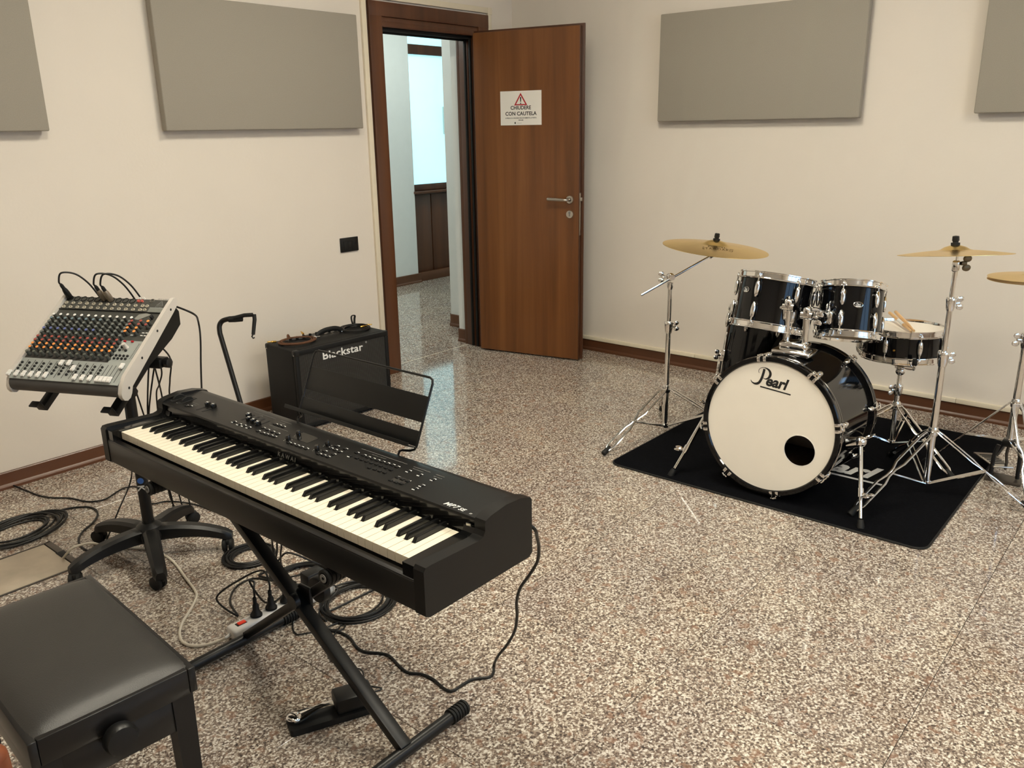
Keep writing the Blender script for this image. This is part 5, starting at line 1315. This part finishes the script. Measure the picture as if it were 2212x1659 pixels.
# crash stand (picture right)
SC = Vector((3.640, .790, 0))
csd = thing('cymbal_stand', 'straight chrome cymbal stand at the corner of the rug, carrying the thin crash cymbal', 'cymbal stand', T(*SC))
tripod(csd, .285, [.43, .37, .40], [math.radians(a) for a in (158, -80, 35)], .055, .2)
MB().cyl((0, 0, .040), (0, 0, .600), .0140, n=24).build('lower_tube', K['chrome'], csd)
MB().cyl((0, 0, .58), (0, 0, .835), .0115, n=24).build('middle_tube', K['chrome'], csd)
MB().cyl((0, 0, .81), (0, 0, .97), .0092, n=24).build('upper_tube', K['chrome'], csd)
clamp(csd, (0, 0, .60), (0, 0, 1), .0135, .06, (.66, -.7, .0))
clamp(csd, (0, 0, .825), (0, 0, 1), .0115, .052, (.66, -.7, .05), 1.35)
tl_ = MB().box((0, 0, .975), (.026, .026, .044), .007, seg=3).cyl((0, 0, .99), (.0, 0, 1.045), .0055, n=12).build('cymbal_tilter', K['chrome'], csd)
wing(MB(), (.012, -.014, .985), (.66, -.75, 0), 1.5).build('wing_nut', mat('bronze_wing', S(120, 104, 76), .4, .6), tl_)
CA = math.radians(46); cax = Vector((math.cos(CA)*math.sin(.125), math.sin(CA)*math.sin(.125), math.cos(.125)))
cc_ = Vector((3.625, .796, 1.022))
topnut(csd, mat_axis(cc_-SC+cax*.035, cax))
cymbal('crash_cymbal', 'thin bronze crash cymbal seen nearly edge-on above the snare drum', 'cymbal', cc_, cax, .2055, .055, .016)
# hi-hat
SH = Vector((3.985, .560, 0))
hh = thing('hi_hat_stand', 'chrome hi-hat stand with a black pedal frame standing beside the rug', 'hi-hat stand', T(*SH))
tripod(hh, .365, [.31, .34, .34], [math.radians(a) for a in (88, -32, -152)], .195, .2)
MB().cyl((0, 0, .18), (0, 0, .64), .0150, n=24).build('lower_tube', K['chrome'], hh)
MB().cyl((0, 0, .62), (0, 0, .86), .0115, n=24).build('upper_tube', K['chrome'], hh)
clamp(hh, (0, 0, .64), (0, 0, 1), .0145, .062, (-.66, .7, .1), 1.4)
MB().lathe([(0, .855), (.022, .855), (.026, .872), (.022, .885), (0, .885)], 20).build('cymbal_seat', K['rubber'], hh)
MB().cyl((0, 0, .86), (0, 0, 1.06), .0032, n=8).build('pull_rod', K['steel'], hh)
MB().box((0, 0, .185), (.05, .05, .03), .006).tube([(-.012, .036, .17), (-.022, .046, .12), (-.024, .048, .02)], .0085, 10).tube([(.012, -.036, .17), (.022, -.046, .12), (.024, -.048, .02)], .0085, 10).build('pedal_frame', K['blackm'], hh)
MB().tube([(0, 0, .17), (.006, .004, .13), (-.004, -.003, .09), (.004, 0, .06)], .006, 8).build('pedal_chain', K['darksteel'], hh)
MB().box((.02, 0, .008), (.09, .14, .014), .004).build('heel_plate', K['darksteel'], hh)
fbv = Vector((.30, .16, 0)).normalized()
FB = mat_xy((-.02, .005, .075), (fbv.x, fbv.y, -.14), (-fbv.y, fbv.x, 0))
fbp = MB().box((.13, 0, 0), (.27, .082, .008), .003).build('footboard', K['steel'], hh)
fbp.matrix_basis = FB
for k in range(6): place(MB().box((.05+.032*k, 0, .0048), (.010, .06, .002)).mesh('tread_rib', K['rubber'], 0), 'tread_rib', fbp)
hhc = []
for (z, fl, lb_) in ((.905, 1, 'upper hi-hat cymbal of bronze'), (.893, -1, 'lower hi-hat cymbal of bronze, turned over beneath its pair')):
    hhc.append(cymbal('hi_hat_cymbal', lb_, 'cymbal', SH+Vector((0, 0, z)), (.02, .03, 1) if fl > 0 else (-.02, -.03, -1), .178, .050, .010))
MB().lathe([(0, .945), (.012, .945), (.012, .975), (.006, .98), (0, .98)], 14).build('clutch', K['chrome'], hh)
# snare stand
SS = Vector((4.06, 1.055, 0))
ss = thing('snare_stand', 'chrome snare stand with basket arms under the snare drum', 'snare stand', T(*SS))
tripod(ss, .235, .36, [math.radians(a) for a in (2, 128, -122)], .050, .2)
MB().cyl((0, 0, .04), (0, 0, .32), .0125, n=20).build('lower_tube', K['chrome'], ss)
MB().cyl((0, 0, .30), (0, 0, .40), .0100, n=20).build('upper_tube', K['chrome'], ss)
clamp(ss, (0, 0, .315), (0, 0, 1), .0125, .052, (-.8, .6, 0))
MB().ball((0, 0, .405), .022, 16, 10).lathe([(0, .42), (.026, .42), (.027, .432), (.020, .440), (0, .440)], 20).build('ball_tilter', K['chrome'], ss)
for k in range(3):
    a = math.radians(-150+120*k); d_ = Vector((math.cos(a), math.sin(a), 0))
    ar = MB().tube(spline([d_*.01+Vector((0, 0, .430)), d_*.09+Vector((0, 0, .446)), d_*.175+Vector((0, 0, .466)), d_*.200+Vector((0, 0, .474)), d_*.203+Vector((0, 0, .505))], 4), .0065, 8, flat=1.4).build('basket_arm', K['chrome'], ss)
    MB().box(d_*.201+Vector((0, 0, .500)), (.020, .020, .030), .005).build('rubber_grip', K['rubber'], ar)
# bass drum pedal
KP = Vector((3.70, 1.265, .008))
kp = thing('bass_drum_pedal', 'chrome and black bass drum pedal at the back of the bass drum', 'pedal', T(*KP))
MB().box((.15, 0, .004), (.34, .11, .006), .002).build('base_plate', K['darksteel'], kp)
for s_ in (-1, 1): MB().cyl((.02, s_*.055, .0), (.02, s_*.055, .20), .009, n=14).build('post', K['chrome'], kp)
MB().cyl((.02, -.07, .195), (.02, .07, .195), .0085, n=14).lathe([(0, -.012), (.030, -.012), (.030, .012), (0, .012)], 20, mat_axis((.02, 0, .195), (0, 1, 0))).build('axle_cam', K['chrome'], kp)
MB().box((.17, 0, .075), (.30, .085, .008), .003, M=T(0, 0, 0) @ T(.17, 0, .075) @ RY(.36) @ T(-.17, 0, -.075)).build('footboard', K['steel'], kp)
MB().tube([(.045, 0, .19), (.05, 0, .14)], .006, 8).build('drive_chain', K['darksteel'], kp)
MB().cyl((.02, 0, .195), (.085, 0, .345), .004, n=10).lathe([(0, -.024), (.020, -.024), (.024, -.014), (.024, .014), (.020, .024), (0, .024)], 20, mat_axis((.085, 0, .345), (-1, 0, .45))).build('beater', K['headw'], kp)
for s_ in (-1, 1): MB().tube([(.02, s_*.055, .10), (.09, s_*.075, .05), (.13, s_*.06, .012)], .003, 6).build('spring_rod', K['chrome'], kp)
# wooden chair: only the back's upper corner reaches into the picture
CW, CDp = .42, .42
for (x, y) in ((-.02, 0), (-.02, -CW)):
    MB().tube(spline([(x-.02, y, 0), (x+.0, y, .42), (x-.03, y, .70), (x-.06, y, .925)], 6), .017, 12).ball((x-.06, y, .925), .017).build('back_post', K['cherry'], ch)
for (x, y) in ((-.40, 0), (-.40, -CW)): pass
for y in (0, -CW): MB().cyl((.36, y, 0), (.34, y, .43), .014, .017, n=12).build('leg', K['cherry'], ch)
MB().box((.17, -CW/2, .445), (.44, .45, .025), .010, seg=3).build('seat', K['cherry'], ch)
for z in (.62, .72, .82): MB().box((-.035-.03*(z-.62)/.2, -CW/2, z), (.014, CW-.02, .045), .005).build('back_slat', K['cherry'], ch)
for y in (0, -CW): MB().cyl((-.03, y, .2), (.35, y, .2), .009, n=10).build('stretcher', K['cherry'], ch)
